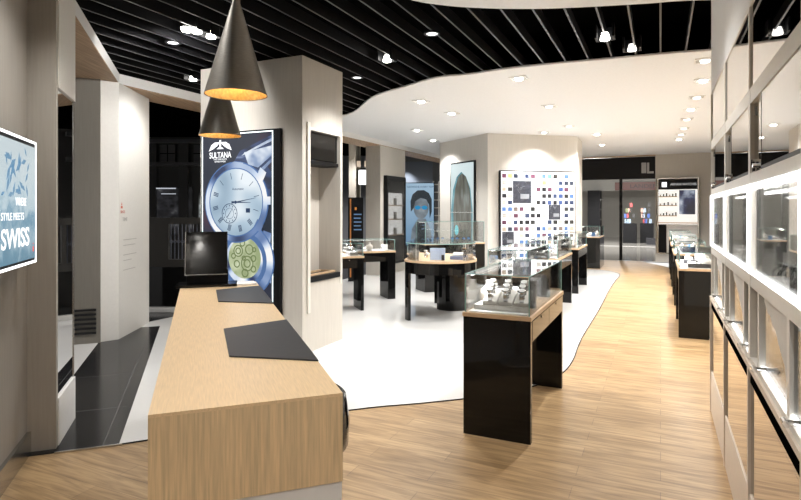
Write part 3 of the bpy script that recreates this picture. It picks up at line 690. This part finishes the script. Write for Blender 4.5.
# eyewear showcase behind
c = Vector((1.0, 11.2, 0)); showcase('glass topped showcase of eyewear in front of the blue portrait', c, RA, 1.3, .5, top=.95, glass=.42, full=True)
GX = [(-.45, 0), (-.2, .05), (.1, 0), (.38, .05)]
ge = None
for k, (x_, y_) in enumerate(GX):
    p = loc_of(c, RA, x_, y_, .957)
    t = thing('sunglasses', 'pair of dark sunglasses on the deck of the eyewear showcase', 'sunglasses', p, RA, 'sunglasses in the eyewear showcase')
    obj('frame', MB().ring(-.035, 0, .026, .031, 0, .005, n=20).ring(.035, 0, .026, .031, 0, .005, n=20).box(-.006, .006, -.002, .004, 0, .005), DARKB, t, mw=Matrix.Translation((0, 0, .05)) @ Matrix.Rotation(math.pi/2, 4, 'X') @ Matrix.Scale(1.5, 4))
    obj('temple', MB().box(-.10, -.095, 0, .16, .05, .06), DARKB, t); obj('temple', MB().box(.095, .10, 0, .16, .05, .06), DARKB, t)
    obj('lens', MB().disc(-.035, 0, .026, .001, .003, n=20).disc(.035, 0, .026, .001, .003, n=20), BLUEB, t, mw=Matrix.Translation((0, 0, .05)) @ Matrix.Rotation(math.pi/2, 4, 'X') @ Matrix.Scale(1.5, 4))

# ================================================================== RIGHT WALL VITRINES
def bay(k, label):
    s_far = 5.09-1.06*k; Wb = 1.06
    t = thing('wall_cabinet', label, 'cabinet', mw=facing(B(.37, s_far), -PD))
    fr = MB(); D = -.49
    for a, b in ((0, .022), (Wb-.035, Wb-.001)): fr.box(a, b, .92, 2.545, -.05, .003)
    for a, b in ((.91, .935), (1.255, 1.315), (1.715, 1.765), (2.08, 2.15), (2.52, 2.545)): fr.box(.022, Wb-.035, a, b, -.05, .002)
    fr.box(0, Wb-.001, 2.09, 2.14, -.45, -.051).box(0, Wb-.001, 1.72, 1.75, -.45, -.051).box(0, Wb-.001, 1.26, 1.30, -.45, -.051).box(0, Wb-.001, .90, .93, -.45, -.051)
    obj('frame', fr, CREAM, t)
    obj('back_panel', MB().box(0, Wb-.001, 0, 2.545, -.48, -.451), CREAM, t)
    # row A
    p = obj('mirror_panel', MB().box(.022, Wb-.035, 2.15, 2.52, -.012, -.002), TMIRROR, t)
    obj('wood_strip', MB().box(.0, .018, 2.15, 2.52, .0031, .005), PINK, t)
    # row B : glass door over a recess
    obj('recess_back', MB().box(.035, Wb-.035, 1.765, 2.08, -.30, -.29), CREAM, t)
    d = obj('glass_door', MB().box(.30, Wb-.036, 1.782, 2.078, -.008, -.002), WGLASS, t)
    obj('door_edge', MB().box(.292, .299, 1.767, 2.078, -.012, -.001).box(.299, Wb-.036, 1.767, 1.781, -.012, -.001), SLAT, d)
    obj('hinge', MB().box(.05, .075, 2.02, 2.06, -.04, -.009), STEEL, d)
    obj('lock', MB().tube((.16, 1.80, -.02), (.16, 1.80, .015), .018, n=16).box(.14, .18, 1.765, 1.78, -.02, .01), CHROME, t)
    d = obj('glass_door', MB().box(.024, .290, 1.767, 2.078, -.020, -.014), WGLASS, t)
    # row C : lit frame, niche with mirror back
    obj('light_frame', MB().box(.035, Wb-.035, 1.69, 1.715, .0, .008).box(.035, Wb-.035, 1.315, 1.335, .0, .008).box(.0, .034, 1.315, 1.715, .006, .010).box(Wb-.034, Wb-.001, 1.315, 1.715, .006, .010), LEDS, t)
    obj('niche_mirror', MB().box(.0, Wb-.001, 1.30, 1.72, -.33, -.32), TMIRROR, t)
    obj('frame_reflection', MB().box(.14, .165, 1.335, 1.69, -.02, -.003), WHITE, t)  # white strip built in as the mirror reflection of the frame
    obj('glass_door', MB().box(.166, Wb-.036, 1.335, 1.69, -.008, -.003), GLASS, t)
    obj('added_light_bar', MB().box(.05, Wb-.05, 1.685, 1.70, -.16, -.145), LED, t)  # LED strip added, with the area light below, to brighten the dark niche
    l = bpy.data.lights.new('niche_fill_light', 'AREA'); l.shape = 'RECTANGLE'; l.size = .9; l.size_y = .04; l.energy = 3.5
    lo = bpy.data.objects.new('niche_fill_light', l); COL.objects.link(lo); lo.parent = t; lo.location = (Wb/2, 1.68, -.15); lo.rotation_euler = (math.pi/2, 0, 0)
    # row D : mirror back with scalloped valance
    obj('niche_mirror', MB().box(.0, Wb-.001, .93, 1.26, -.12, -.11), BMIRROR, t)
    obj('stile', MB().box(.20, .235, .935, 1.255, -.03, -.002), CREAM, t)
    sc = [(.34, 1.255)]
    pts = [(.34, 1.235), (.42, 1.20), (.47, 1.20), (.52, 1.17), (.58, 1.165), (.63, 1.13), (.69, 1.10), (.74, 1.08), (.78, 1.02)]
    obj('scalloped_valance', MB().prism([(.34, 1.255)]+pts+[(.80, 1.02), (.80, 1.255)], -.012, -.006), SILK, t)
    obj('stile', MB().box(.80, .84, .935, 1.255, -.03, -.002), CREAM, t)
    obj('light_strip', MB().box(.24, Wb-.05, .936, .950, -.03, -.008), LEDS, t)
    obj('glass_door', MB().box(.30, Wb-.04, .951, 1.255, -.020, -.014), GLASS, t)
    for u_ in (.30, .93):
        h = obj('door_lock', MB().tube((u_, .95, -.02), (u_, .95, .025), .010, n=14).tube((u_-.02, .95, .025), (u_+.02, .95, .025), .011, n=12), CHROME, t)
    # counter strip, black strip for the handle-gap shade, mirror doors, plinth
    obj('wood_ledge', MB().box(0, Wb-.001, .885, .91, -.02, .012).box(0, Wb-.001, .875, .885, -.02, -.0), PINK, t)
    obj('gap_shade_strip', MB().box(.03, Wb-.001, .822, .874, -.06, .003), PLEN, t)  # solid black strip put in as the shade of the handle recess
    obj('mirror_door', MB().box(.03, Wb-.001, .32, .821, -.03, -.0), BMIRROR, t)
    obj('wood_stile', MB().box(.0, .029, .0, .884, -.03, .012), PINK, t)
    obj('plinth', MB().box(.03, Wb-.001, 0, .32, -.03, .006), PINK, t, bevel=.002)
    return t
labs = ['wall cabinet bay farthest from the camera at the end of the right wall', 'second wall cabinet bay from the far end of the right wall', 'large wall cabinet bay nearest the camera at the right edge of the photo', 'wall cabinet bay of the right wall beside the camera, beyond the photo edge']
WC = []
for k in range(4):
    bay(k, labs[k])
    nm = ('far', 'second', 'nearest')[k] if k < 3 else None
    if nm:
        M_ = facing(B(.37, 5.09-1.06*k), -PD)
        def P(u, v, w_): return M_ @ Vector((u, v, w_))
        rzc = RB+math.pi/2+math.pi
        for j, u_ in enumerate((.29, .35, .42)):
            watch(P(u_, 1.301, -.075-.01*j), rzc+.3*j, 'steel watch in the lit niche of the %s cabinet bay' % nm, 'watches in the lit niche of the %s cabinet bay' % nm, 0, 1.25)
        block(P(.56, 1.301, -.10), rzc, (.09, .03, .07), CLEARW, 'white framed card in the lit niche of the %s cabinet bay' % nm, name='display_card', cat='card')
        block(P(.36, 1.301, -.22), rzc, (.07, .03, .10), STEEL, 'silver upright block in the lit niche of the %s cabinet bay' % nm)
        for j, u_ in enumerate((.40, .50)):
            watch(P(u_, .931, -.065), rzc+.5+j, 'steel watch lying low in the niche under the light frame of the %s cabinet bay' % nm, 'watches in the low niche of the %s cabinet bay' % nm, 0, .9)
        bust(P(.17, 1.751, -.18), rzc, 'small white bust behind the upper glass of the %s cabinet bay' % nm, None, .45)

# ================================================================== BACK WALL UNIT (right)
t = thing('shelf_unit', 'tall lit wall shelf unit with a dark header at the back of the shop', 'shelves', mw=facing(B(-.09, 18.798, .27), PN))
obj('frame', MB().box(0, 1.12, 0, 2.30, .0, .02).box(0, .035, 0, 2.30, .02, .16).box(1.085, 1.12, 0, 2.30, .02, .16).box(.035, 1.085, 2.265, 2.30, .02, .16).box(.035, 1.085, 0, .04, .02, .16), STEEL, t)
obj('lit_back', MB().box(.035, 1.085, .9, 1.95, .021, .024), emit('lit_back', (1, .97, .92), .75, (.8, .8, .8)), t)
obj('lower_panel', MB().box(.035, .25, .04, .88, .021, .05), BLACKM, t)
obj('lower_panel', MB().box(.26, 1.085, .04, .88, .021, .05), WHITE, t)
h = obj('header', MB().box(.035, 1.085, 1.96, 2.265, .021, .12), BLACKM, t)
obj('badge', MB().box(.13, .26, 2.03, 2.17, .121, .123), LEDS, h)
text('lettering', 'ARMANI WATCHES', .10, emit('header_text', (.8, .8, .8), .7), h, (.36, 2.07, .122), .0005, sx=.8)
for v_ in (.93, 1.14, 1.45, 1.72): obj('shelf', MB().box(.035, 1.085 if v_ < 1 else .54, v_, v_+.025, .024, .15), OAK, t)
p = obj('portrait', MB().box(.60, 1.03, 1.2, 1.93, .03, .045), emit_noise('portrait_print', [(.35, (.01, .012, .03)), (.5, (.03, .04, .10)), (.6, (.35, .40, .5)), (.7, (.85, .88, .9))], .8, 2.6, detail=3), t)
Mx = facing(B(-.09, 18.798, .27), PN)
for v_, nm, n_ in ((1.745, 'top', 6), (1.475, 'middle', 5), (1.165, 'bottom', 6)):
    for j in range(n_):
        q = Mx @ Vector((.09+j*.42/(n_-1), v_+.0005, .09))
        block(q, RB, (.035, .05, .05+.05*((j*7) % 3)/2), DARKB if j % 3 else GREYC, 'small dark item on the %s shelf of the back wall unit' % nm, 'goods on the %s shelf of the back wall unit' % nm, name='boxed_watch', cat='goods')
# narrow mirrored panel on the recess wall
t = thing('wall_panel', 'narrow dark glazed panel on the right wall beyond the wall cabinets', 'panel', mw=facing(B(1.349, 18.2, .6), -PD))
obj('frame', MB().box(0, 2.2, 0, 2.1, 0, .03), STEEL, t); obj('glass_panel', MB().box(.1, 2.1, .08, 2.0, .031, .034), BLACK, t)

# ================================================================== CARD WALL
t = thing('card_display', 'large white lit board covered in a grid of small cards', 'display board', mw=facing(cr+rdir*.257+UP*.45+Vector((rdir.y, -rdir.x, 0))*.002, rdir))
Wc, Hc = 1.87, 2.03
obj('frame', MB().box(0, Wc, 0, Hc, 0, .05).box(0, .03, 0, Hc, .05, .07).box(Wc-.015, Wc, 0, Hc, .05, .06).box(.03, Wc-.015, Hc-.02, Hc, .05, .06), SLAT, t)
obj('lit_panel', MB().box(.03, Wc-.015, .0, Hc-.02, .0505, .054), emit('board_white', (.93, .96, 1), 1.0, (.8, .8, .8)), t)
cc = [(.03, .04, .07), (.02, .02, .025), (.50, .42, .33), (.62, .56, .48), (.05, .09, .25), (.03, .05, .12), (.60, .58, .55), (.55, .53, .50), (.10, .20, .45), (.14, .05, .09), (.20, .16, .14), (.03, .03, .03)]
cm = [mat('card_colour', c_, .4) for c_ in cc]+[mat('card_green', (.15, .65, .30), .4), mat('card_orange', (.85, .35, .15), .4), mat('card_yellow', (.85, .80, .20), .4)]
plq = [(.32, .76, 1.30, 1.80), (1.19, 1.49, .93, 1.27), (.06, .34, .36, .67)]
nrow, ncard, stuff = 13, 0, MB()
for r0 in range(nrow):
    for cl in range(13):
        u_, v_ = .06+cl*.139, Hc-.165-r0*.148
        if any(a-.06 < u_ < b and c_-.06 < v_ < d_ for a, b, c_, d_ in plq) or v_ < .02: continue
        k = R.randrange(12)
        if (r0, cl) == (0, 8): k = 12
        if (r0, cl) == (1, 7): k = 13
        if (r0, cl) == (0, 1): k = 14
        wd = R.choice((.10, .105, .09)); 
        if ncard < 100: obj('small_card', MB().box(u_, u_+wd, v_, v_+.09, .0545, .060), cm[k], t)
        else: stuff.box(u_, u_+wd, v_, v_+.09, .0545, .060, k)
        ncard += 1
if stuff.v: o = obj('small_card', stuff, cm, t); o['kind'] = 'stuff'
for a, b, c_, d_ in plq:
    p = obj('plaque', MB().box(a, b, c_, d_, .0545, .066), mat('plaque_slate', (.05, .055, .075), .4, noise=.4, nscale=14), t)
    mb = MB()
    for k in range(7):
        x_ = a+(b-a)*R.uniform(.1, .8); y_ = c_+(d_-c_)*R.uniform(.45, .9); mb.tube((x_, y_, .067), (x_+R.uniform(-.05, .09)*(b-a)*3, y_+R.uniform(-.08, .08), .067), .003, n=5)
    mb.box(a+(b-a)*.4, b-(b-a)*.12, c_+(d_-c_)*.2, c_+(d_-c_)*.42, .0665, .068)
    obj('plaque_print', mb, mat('plaque_pale', (.30, .32, .36), .5), p)

# ================================================================== BLUE FIGURE POSTER on pillar
t = thing('wall_poster', 'tall framed poster with a dark hooded shape on pale aqua', 'poster', mw=facing(lf+ldir*.56+UP*.5+Vector((ldir.y, -ldir.x, 0))*.002, ldir))
obj('frame', MB().box(0, 1.04, 0, 2.24, 0, .04), SLAT, t)
obj('print', MB().box(.035, 1.005, .035, 2.205, .041, .043), emit_grad('aqua_print', [(0, (.35, .32, .26)), (.3, (.62, .72, .72)), (1, (.80, .95, .97))], .75, 0, 2.2, 1, .2, 3), t)
aq = emit_noise('aqua_stain', [(.3, (.04, .25, .32)), (.7, (.18, .50, .58))], .7, 4)
gy = emit_noise('grey_wash', [(.3, (.05, .048, .035)), (.5, (.13, .13, .10)), (.7, (.24, .29, .27))], .7, 3, (3, .6, 1))
def hood(k, x): return [(x-.36*k, .10), (x-.40*k, 1.1), (x-.32*k, 1.6), (x-.18*k, 1.88+.1*(k-1)), (x, 1.98+.2*(k-1)), (x+.18*k, 1.88), (x+.34*k, 1.6), (x+.42*k, 1.1), (x+.40*k, .1)]
obj('hood_stain_print', MB().prism(hood(1.12, .50), .0435, .045), aq, t)
obj('hood_print', MB().prism(hood(.95, .53), .0455, .047), gy, t)
obj('spot_print', MB().disc(.30, .62, .085, .0475, .049, ry=.12), emit('spot_aqua', (.10, .52, .60), .8), t)
obj('join_strip', MB().box(.035, 1.005, 1.04, 1.05, .0495, .051), STEEL, t)

# ================================================================== TALL GLASS CABINET on beige pillar
t = thing('glass_cabinet', 'tall shallow lit glass cabinet with shelves on the narrow beige pillar', 'cabinet', mw=facing(B(-6.158, 12.19, .25), PD))
obj('frame', MB().box(0, 1.1, 0, 2.2, 0, .02).box(0, .06, 0, 2.2, .02, .10).box(1.04, 1.1, 0, 2.2, .02, .10).box(.06, 1.04, 2.10, 2.2, .02, .10).box(.06, 1.04, 0, .05, .02, .10), SLAT, t)
obj('lit_back', MB().box(.06, 1.04, .7, 1.78, .021, .024), emit('cabinet_lit', (1, .99, .97), 1.2, (.8, .8, .8)), t)
for v_ in (.70, 1.10, 1.45): obj('shelf', MB().box(.06, 1.04, v_, v_+.03, .025, .085), OAK, t)
obj('glass_door', MB().box(.06, 1.04, .05, 2.10, .09, .096), GLASS, t)
Mx = facing(B(-6.158, 12.19, .25), PD)
for v_, nm in ((.731, 'bottom'), (1.131, 'middle'), (1.481, 'top')):
    block(Mx @ Vector((.55, v_, .056)), RB+math.pi/2, (.10, .05, .17), GREYC, 'small grey item on the %s shelf of the tall glass cabinet' % nm, name='boxed_watch', cat='goods')

# ================================================================== MALL THINGS SEEN THROUGH THE OPENINGS
# portrait poster
t = thing('advertising_poster', 'blue lit poster with a portrait of a person in sunglasses', 'poster', mw=facing(Vector((.13, 16.2, .55)), Vector((1, 0, 0))))
obj('frame', MB().box(0, .86, 0, 1.85, -.05, 0).box(0, .06, -.545, 0, -.05, 0).box(.80, .86, -.545, 0, -.05, 0), SLAT, t)
obj('print', MB().box(.02, .84, .02, 1.83, .001, .004), emit_grad('poster_sky', [(0, (.12, .28, .48)), (1, (.42, .62, .80))], .7, 0, 1.8, 1, .2, 2), t)
obj('head_print', MB().disc(.47, 1.12, .22, .0055, .007, ry=.33).prism([(.15, .02), (.2, .5), (.38, .8), (.60, .8), (.74, .5), (.82, .02)], .0045, .006), emit_noise('face_tones', [(.35, (.10, .13, .16)), (.6, (.25, .30, .34)), (.75, (.45, .5, .52))], .7, 3), t)
obj('hair_print', MB().prism([(.17, 1.0), (.16, 1.3), (.22, 1.5), (.36, 1.62), (.55, 1.63), (.70, 1.54), (.78, 1.36), (.78, 1.0), (.72, .8), (.70, 1.2), (.62, 1.36), (.45, 1.40), (.3, 1.3), (.25, 1.1)], .0072, .0085), emit('hair_shadow', (.03, .04, .05), .7), t)
obj('lens_print', MB().disc(.37, 1.12, .085, .0088, .01, ry=.06).disc(.57, 1.12, .085, .0088, .01, ry=.06).box(.43, .51, 1.13, 1.145, .0085, .01), emit('lens_blue', (.02, .22, .45), .9), t)
text('lettering', 'GEORGE & AVERY TOM', .075, dk, t, (.06, 1.70, .005), .0005)
t = thing('wall_niche', 'grey blue curved wall with a bright wash of light above the blue portrait', 'wall panel', (.75, 19, 0))
obj('panel', MB().box(-.95, .35, 0, .3, 0, 3.25), mat('blue_grey', (.16, .19, .24), .6), t)
spot((.2, 18.4, 3.25), 60, 1.2, .6, aim=(.15, 19, 2))
t = thing('lattice_shelf', 'white lattice shelf at the edge beside the blue portrait', 'shelves', (1.12, 16.4, 0))
mb = MB()
for k in range(9): mb.box(-.16, .16, -.02, .1, .5+k*.23, .53+k*.23)
for x_ in (-.16, 0, .13): mb.box(x_, x_+.03, -.02, .1, .007, 2.45)
obj('lattice', mb, WHITE, t)
# black sign panel behind the near pillar
t = thing('sign_board', 'black floor sign with orange edge and blue text lines', 'sign', (-1.0, 12.4, 0))
obj('panel', MB().box(-.17, .17, 0, .04, 0, 1.88), BLACKM, t); obj('orange_edge', MB().box(-.13, -.10, -.004, -.001, .1, 1.85), mat('orange', (.55, .20, .04), .5), t)
mb = MB()
for k in range(5): mb.box(-.04, .13-.02*(k % 2), -.004, -.001, 1.15+k*.085, 1.175+k*.085)
obj('text_line', mb, mat('blue_text', (.15, .30, .55), .5), t)
obj('logo', MB().box(-.02, .02, -.004, -.001, 1.60, 1.66), mat('orange_logo', (.8, .3, .05), .5), t)
t = thing('wall_lamp', 'glowing white rectangular box sign beyond the pillar', 'sign', (-1.07, 15.3, 2.3)); obj('lit_face', MB().box(-.08, .12, 0, .05, 0, .40), LEDS, t); obj('housing', MB().box(-.085, .125, .051, .09, -.005, .45), SLAT, t)
t = thing('hanging_lamp', 'pair of small cube lanterns hanging above the white box sign', 'lamp', (-1.0, 15.0, 2.76))
for x_ in (-.13, .08): l_ = obj('lantern', MB().box(x_-.05, x_+.05, -.05, .05, 0, .16), emit('lantern_glow', (.9, .72, .55), .6), t); obj('cord', MB().tube((x_, 0, .16), (x_, 0, .955), .006), SLAT, l_)
t = tag(obj('mall_post', MB().box(-.09, .09, -.09, .09, 0, 3.6), GREYW, loc=(-1.25, 14.5, 0)), 'grey post in the mall to the left of the black floor sign', 'post')
tag(obj('mall_post', MB().box(-.13, .13, -.09, .09, 0, 3.6), mat('khaki_post', (.26, .24, .18), .6), loc=(-1.3, 16.2, 0)), 'khaki post in the mall behind the cube lanterns', 'post')
# balustrade outside the entrance
t = thing('balustrade', 'dark ornamental balustrade outside the entrance on a pale kerb', 'railing', (-3.42, 8.75, 0), -.05)
obj('kerb', MB().box(-.75, 1.0, -.10, .16, 0, .075), MALLW, t, bevel=.01)
obj('plinth', MB().box(-.75, 1.0, 0, .10, .075, .70), BLACK, t)
obj('frame', MB().box(-.75, 1.0, .02, .08, 1.38, 1.48).box(-.75, 1.0, .02, .08, .70, .82).box(-.75, -.25, .02, .08, .82, 1.38).box(.28, .34, .02, .08, .82, 1.38), mat('dark_frame', (.025, .023, .02), .4), t)
mb = MB()
for k in range(9):
    x_ = -.22+k*.06; mb.tube((x_, .05, .82), (x_, .05, 1.38), .008, n=6); mb.ring(0, 0, .018, .026, 0, .01, n=10)
    mb.v[-40:] = [(x_+a, .05+c_, 1.10+b) for a, b, c_ in mb.v[-40:]]
obj('baluster', mb, mat('balustrade_iron', (.10, .11, .14), .35, .5), t)
# dark facade across the mall
t = thing('mall_facade', 'dim unlit shop facade across the mall seen left of the watch poster', 'facade', (-6.2, 15.9, 0))
fm = mat('facade_dark', (.035, .034, .034), .5); fm2 = mat('facade_mid', (.06, .06, .062), .5)
obj('cornice', MB().box(-2.5, 2.0, -.25, 0, 2.85, 2.95).box(-2.5, 2.0, -.2, 0, 3.5, 3.6), fm2, t)
for x_ in (-1.9, -1.0, -.1, .8): obj('pilaster', MB().box(x_, x_+.25, -.12, 0, 0, 3.6), fm, t)
for x_ in (-1.55, -.65, .30, 1.15):
    w_ = obj('window', MB().box(x_, x_+.42, -.05, 0, 2.98, 3.46), fm2, t)
    obj('glazing_bar', MB().box(x_+.2, x_+.22, -.06, -.05, 2.98, 3.46).box(x_, x_+.42, -.06, -.05, 3.2, 3.22), PLEN, w_)
obj('shop_window', MB().box(-1.0, .25, -.05, 0, .9, 2.25), emit_noise('dim_interior', [(.4, (.004, .004, .004)), (.6, (.03, .03, .035)), (.75, (.15, .15, .15))], .7, 5, (.8, 2, 1)), t)
obj('tube_light', MB().box(-1.1, -.2, -.09, -.06, 2.20, 2.23).box(-.6, -.2, -.1, -.06, 2.05, 2.07), emit('tube', (.8, .85, .95), .6), t)
obj('lit_window', MB().box(.45, .75, -.05, 0, 1.3, 2.05), emit_noise('lit_interior', [(.35, (.01, .01, .01)), (.5, (.10, .11, .10)), (.7, (.55, .60, .62))], .7, 6), t)
# opening header and door frames to the mall
t = thing('opening_header', 'deep black header over the opening to the mall with a grey letter', 'header', mw=facing(B(-2.9, 18.96, 2.58), PN))
obj('fascia', MB().box(0, 2.755, 0, .685, -.25, 0), BLACKM, t)
gl = mat('grey_letter', (.40, .40, .40), .5)
text('lettering', 'L', .46, gl, t, (2.50, .17, .002), .004, sx=.9, bold=.012)
obj('grey_block', MB().box(2.36, 2.50, .17, .50, .001, .004), gl, t)
t = thing('door_frame', 'thin black mullion dividing the opening to the mall', 'door frame', B(-1.14, 18.98), RB)
obj('mullion', MB().box(-.045, .045, -.04, .04, 0, 2.58), SLAT, t)
t = tag(obj('door_post', MB().box(-.06, .06, -.1, .1, 0, 2.58), SLAT, loc=B(-2.40, 18.7), rz=RB), 'black post at the left side of the opening to the mall', 'post')
# shop opposite
Y0 = 31.0
struct('wall_front', MB().box(-7, 3, Y0+4, Y0+4.2, 0, 3.7), mat('mall_cream_wall', (.42, .40, .36), .6), rz=RB)
struct('ceiling', MB().box(-7, 4, 19.0, Y0+4, 3.45, 3.5), mat('mall_ceiling', (.55, .55, .53), .7), rz=RB)
struct('wall_front', MB().box(-6, 3, Y0+.1, Y0+.2, 2.6, 3.45), mat('mall_pale_wall', (.40, .39, .36), .6), rz=RB)
t = thing('shop_sign', 'brown fascia sign with dark lettering over the shop across the mall', 'sign', mw=facing(B(-2.15, Y0, 2.62), PN))
obj('fascia', MB().box(0, 3.2, 0, .42, -.1, 0), mat('brown_sign', (.16, .055, .04), .4), t)
text('lettering', 'LANDERS', .28, mat('sign_letters', (.02, .015, .015), .4), t, (.72, .11, .002), .004, sx=1.2)
for i, (o_, s_, h_, nm) in enumerate(((-3.9, 25.0, 2.9, 'nearer'), (-3.1, Y0-.5, 2.6, 'farther'))):
    t = thing('display_cupboard', nm+' tall black cupboard with shelves in the shop across the mall', 'cupboard', B(o_, s_), RB)
    obj('carcass', MB().box(-.3, .3, -.5, .5, 0, h_), BLACKM, t)
    for k in range(4): obj('shelf', MB().box(.301, .36, -.45, .45, .6+k*.5, .64+k*.5), STEEL, t)
R2 = random.Random(3)
cols = [mat('goods_colour', c_, .4) for c_ in ((.05, .10, .30), (.30, .05, .05), (.5, .5, .5), (.04, .04, .04), (.25, .32, .4), (.10, .12, .06), (.45, .25, .2))]
for i in range(3):
    o_ = -1.35+i*.75
    t = thing('display_table', ('left', 'middle', 'right')[i]+' black plinth of stacked goods in the shop across the mall', 'plinth', B(o_, 29.3+i*.4), RB)
    obj('plinth', MB().box(-.3, .3, -.3, .3, .01, .95), BLACKM, t)
    for k in range(10):
        a = R2.uniform(-.22, .22); zz = .96+(k//3)*.26
        obj('packed_goods', MB().box(a-.06, a+.06, -.2, -.1, zz, zz+.2), cols[R2.randrange(7)], t)
tag(obj('floor_plinth', MB().box(-1.0, 1.0, -.15, .15, .005, .3), DARKB, loc=B(.4, 28.2), rz=RB), 'low dark plinth on the mall floor before the shop across', 'plinth')

# ================================================================== CEILING FITTINGS
def square_spot(px, py, label, bright, power, group=None, h=CH):
    X, Y = G(px, py, h)
    t = thing('recessed_spotlight', label, 'spotlight', (X, Y, h), RB, group)
    obj('frame', MB().box(-.11, .11, -.11, -.09, -.012, 0).box(-.11, .11, .09, .11, -.012, 0).box(-.11, -.09, -.09, .09, -.012, 0).box(.09, .11, -.09, .09, -.012, 0), WHITE, t)
    obj('housing', MB().box(-.09, .09, -.09, .09, -.004, -.001), mat('spot_grey', (.45, .44, .42), .5), t)
    obj('lamp', MB().lathe([(.045, -.03), (.055, -.006)], n=20), LAMP if bright else DLAMP, t)
    if power: spot((X, Y, h-.06), power)
    return t
P0 = 118
wl = [(519, 78, 'bright recessed spotlight at the curved edge of the white ceiling', 1), (421, 101, 'recessed spotlight nearest the left curve of the white ceiling', 1), (452, 113, 'recessed spotlight just right of the leftmost one in the white ceiling', 1),
      (549, 106, 'recessed spotlight in the middle of the white ceiling above the card board', 0), (569, 126, 'small recessed spotlight above the right half of the card board', 0), (597, 134, 'double recessed spotlight nearest the mall opening', 1),
      (544, 132, 'dim recessed spotlight above the card board pillar', 0), (417, 130, 'dim recessed spotlight above the beige pillar', 1), (433, 140, 'small recessed spotlight above the gap beside the beige pillar', 1), (602, 144.5, 'farthest recessed spotlight before the mall header', 1)]
for px, py, lb, br in wl: square_spot(px, py, lb, br, P0)
for i, (px, py) in enumerate(((705, 60), (703, 80), (697, 97), (691, 109), (687, 119), (684, 128), (681, 134), (679, 139))):
    square_spot(px, py, 'recessed spotlight in the receding row along the right wall', 1 if i in (1, 3, 7) else 0, P0*1.15, 'spotlights in the row along the right wall')
def gimbal(px, py, label, bright, power, dx=0, aim=None):
    h = CH-.0; X, Y = G(px, py, h)
    t = thing('track_spotlight', label, 'spotlight', (X, Y, h), RB)
    obj('housing', MB().box(-.09, -.07, -.08, .08, -.01, .12).box(.07, .09, -.08, .08, -.01, .12).box(-.07, .07, .06, .08, -.01, .12), SLAT, t)
    obj('lamp', MB().lathe([(.045, -.02), (.045, .0), (.03, .05)], n=20), LAMP if bright else DLAMP, t)
    if power: spot((X, Y, h-.06), power, aim=aim)
gimbal(197, 31, 'brighter left one of the twin spotlights in the black ceiling left of the pendants', 1, 75, aim=(-3.5, 7.4, 1.7))
gimbal(211, 36, 'smaller right one of the twin spotlights in the black ceiling left of the pendants', 1, 0)
gimbal(193, 79, 'small spotlight low in the black ceiling above the entrance beam', 1, 48, aim=(-3.4, 7.2, 1.4))
gimbal(387, 60, 'starry bright spotlight in the black ceiling between the baffles', 1, 110)
gimbal(605, 38, 'bright square spotlight in the black ceiling on the right', 1, 110)
gimbal(632, 49, 'unlit dark fitting beside the bright right spotlight in the black ceiling', 0, 0)
for px, py, lb in ((432, 33, 'small round downlight in the middle of the black ceiling'), (357, 77, 'small round downlight near the top of the niche pillar'), (173, 42, 'small round downlight in the black ceiling above the entrance beam')):
    X, Y = G(px, py, CH+.02); t = thing('round_downlight', lb, 'downlight', (X, Y, CH+.02))
    obj('rim', MB().ring(0, 0, .055, .08, -.012, 0), SLAT, t); obj('lamp', MB().disc(0, 0, .054, -.008, -.002), LEDS, t); spot((X, Y, CH-.02), 45)
# fill lamps added over and behind the camera, mostly unseen
for X, Y in ((-.6, 1.4), (.2, .2), (-2.2, 2.2), (-1.6, 3.3), (1.2, 3.6), (-.4, -1.6), (-2.4, -.5), (-2.0, 5.2)):
    t = thing('recessed_spotlight', 'fill spotlight added in the ceiling over the near part of the shop', 'spotlight', (X, Y, CH), 0, 'added fill spotlights over the near part of the shop')
    obj('lamp', MB().lathe([(.045, -.03), (.055, 0)], n=16), LAMP, t)
    spot((X, Y, CH-.06), 50)
# extra downlights over the showcases
for o_, s_ in ((-1.0, 4.5), (-1.6, 7.0), (-3.3, 8.2), (-4.8, 9.5), (.45, 8.4), (.45, 11), (-.4, 14), (-1.7, 12), (-3.3, 11.5)):
    pass
# lights added without fittings to brighten the mall
for v, e_ in ((B(-1.5, 22.5, 3.4), 500), (B(-1.2, 28, 3.3), 380), (B(-3.0, 27, 3.3), 700), (B(0, 25, 3.3), 500), (Vector((-.2, 17.5, 3.3)), 260), (Vector((-1.6, 18.5, 3.3)), 220), (Vector((-.9, 13.8, 3.1)), 110), (Vector((-5.2, 12.5, 3.3)), 40)): spot(v, e_, 2.6)
spot(B(-1, 26, 3.2), 60, 2.2, aim=B(-.8, 31, 2.3)); spot(B(-2, 20.5, 3.3), 300, 2.4, aim=B(-3.6, 26, 1.6))
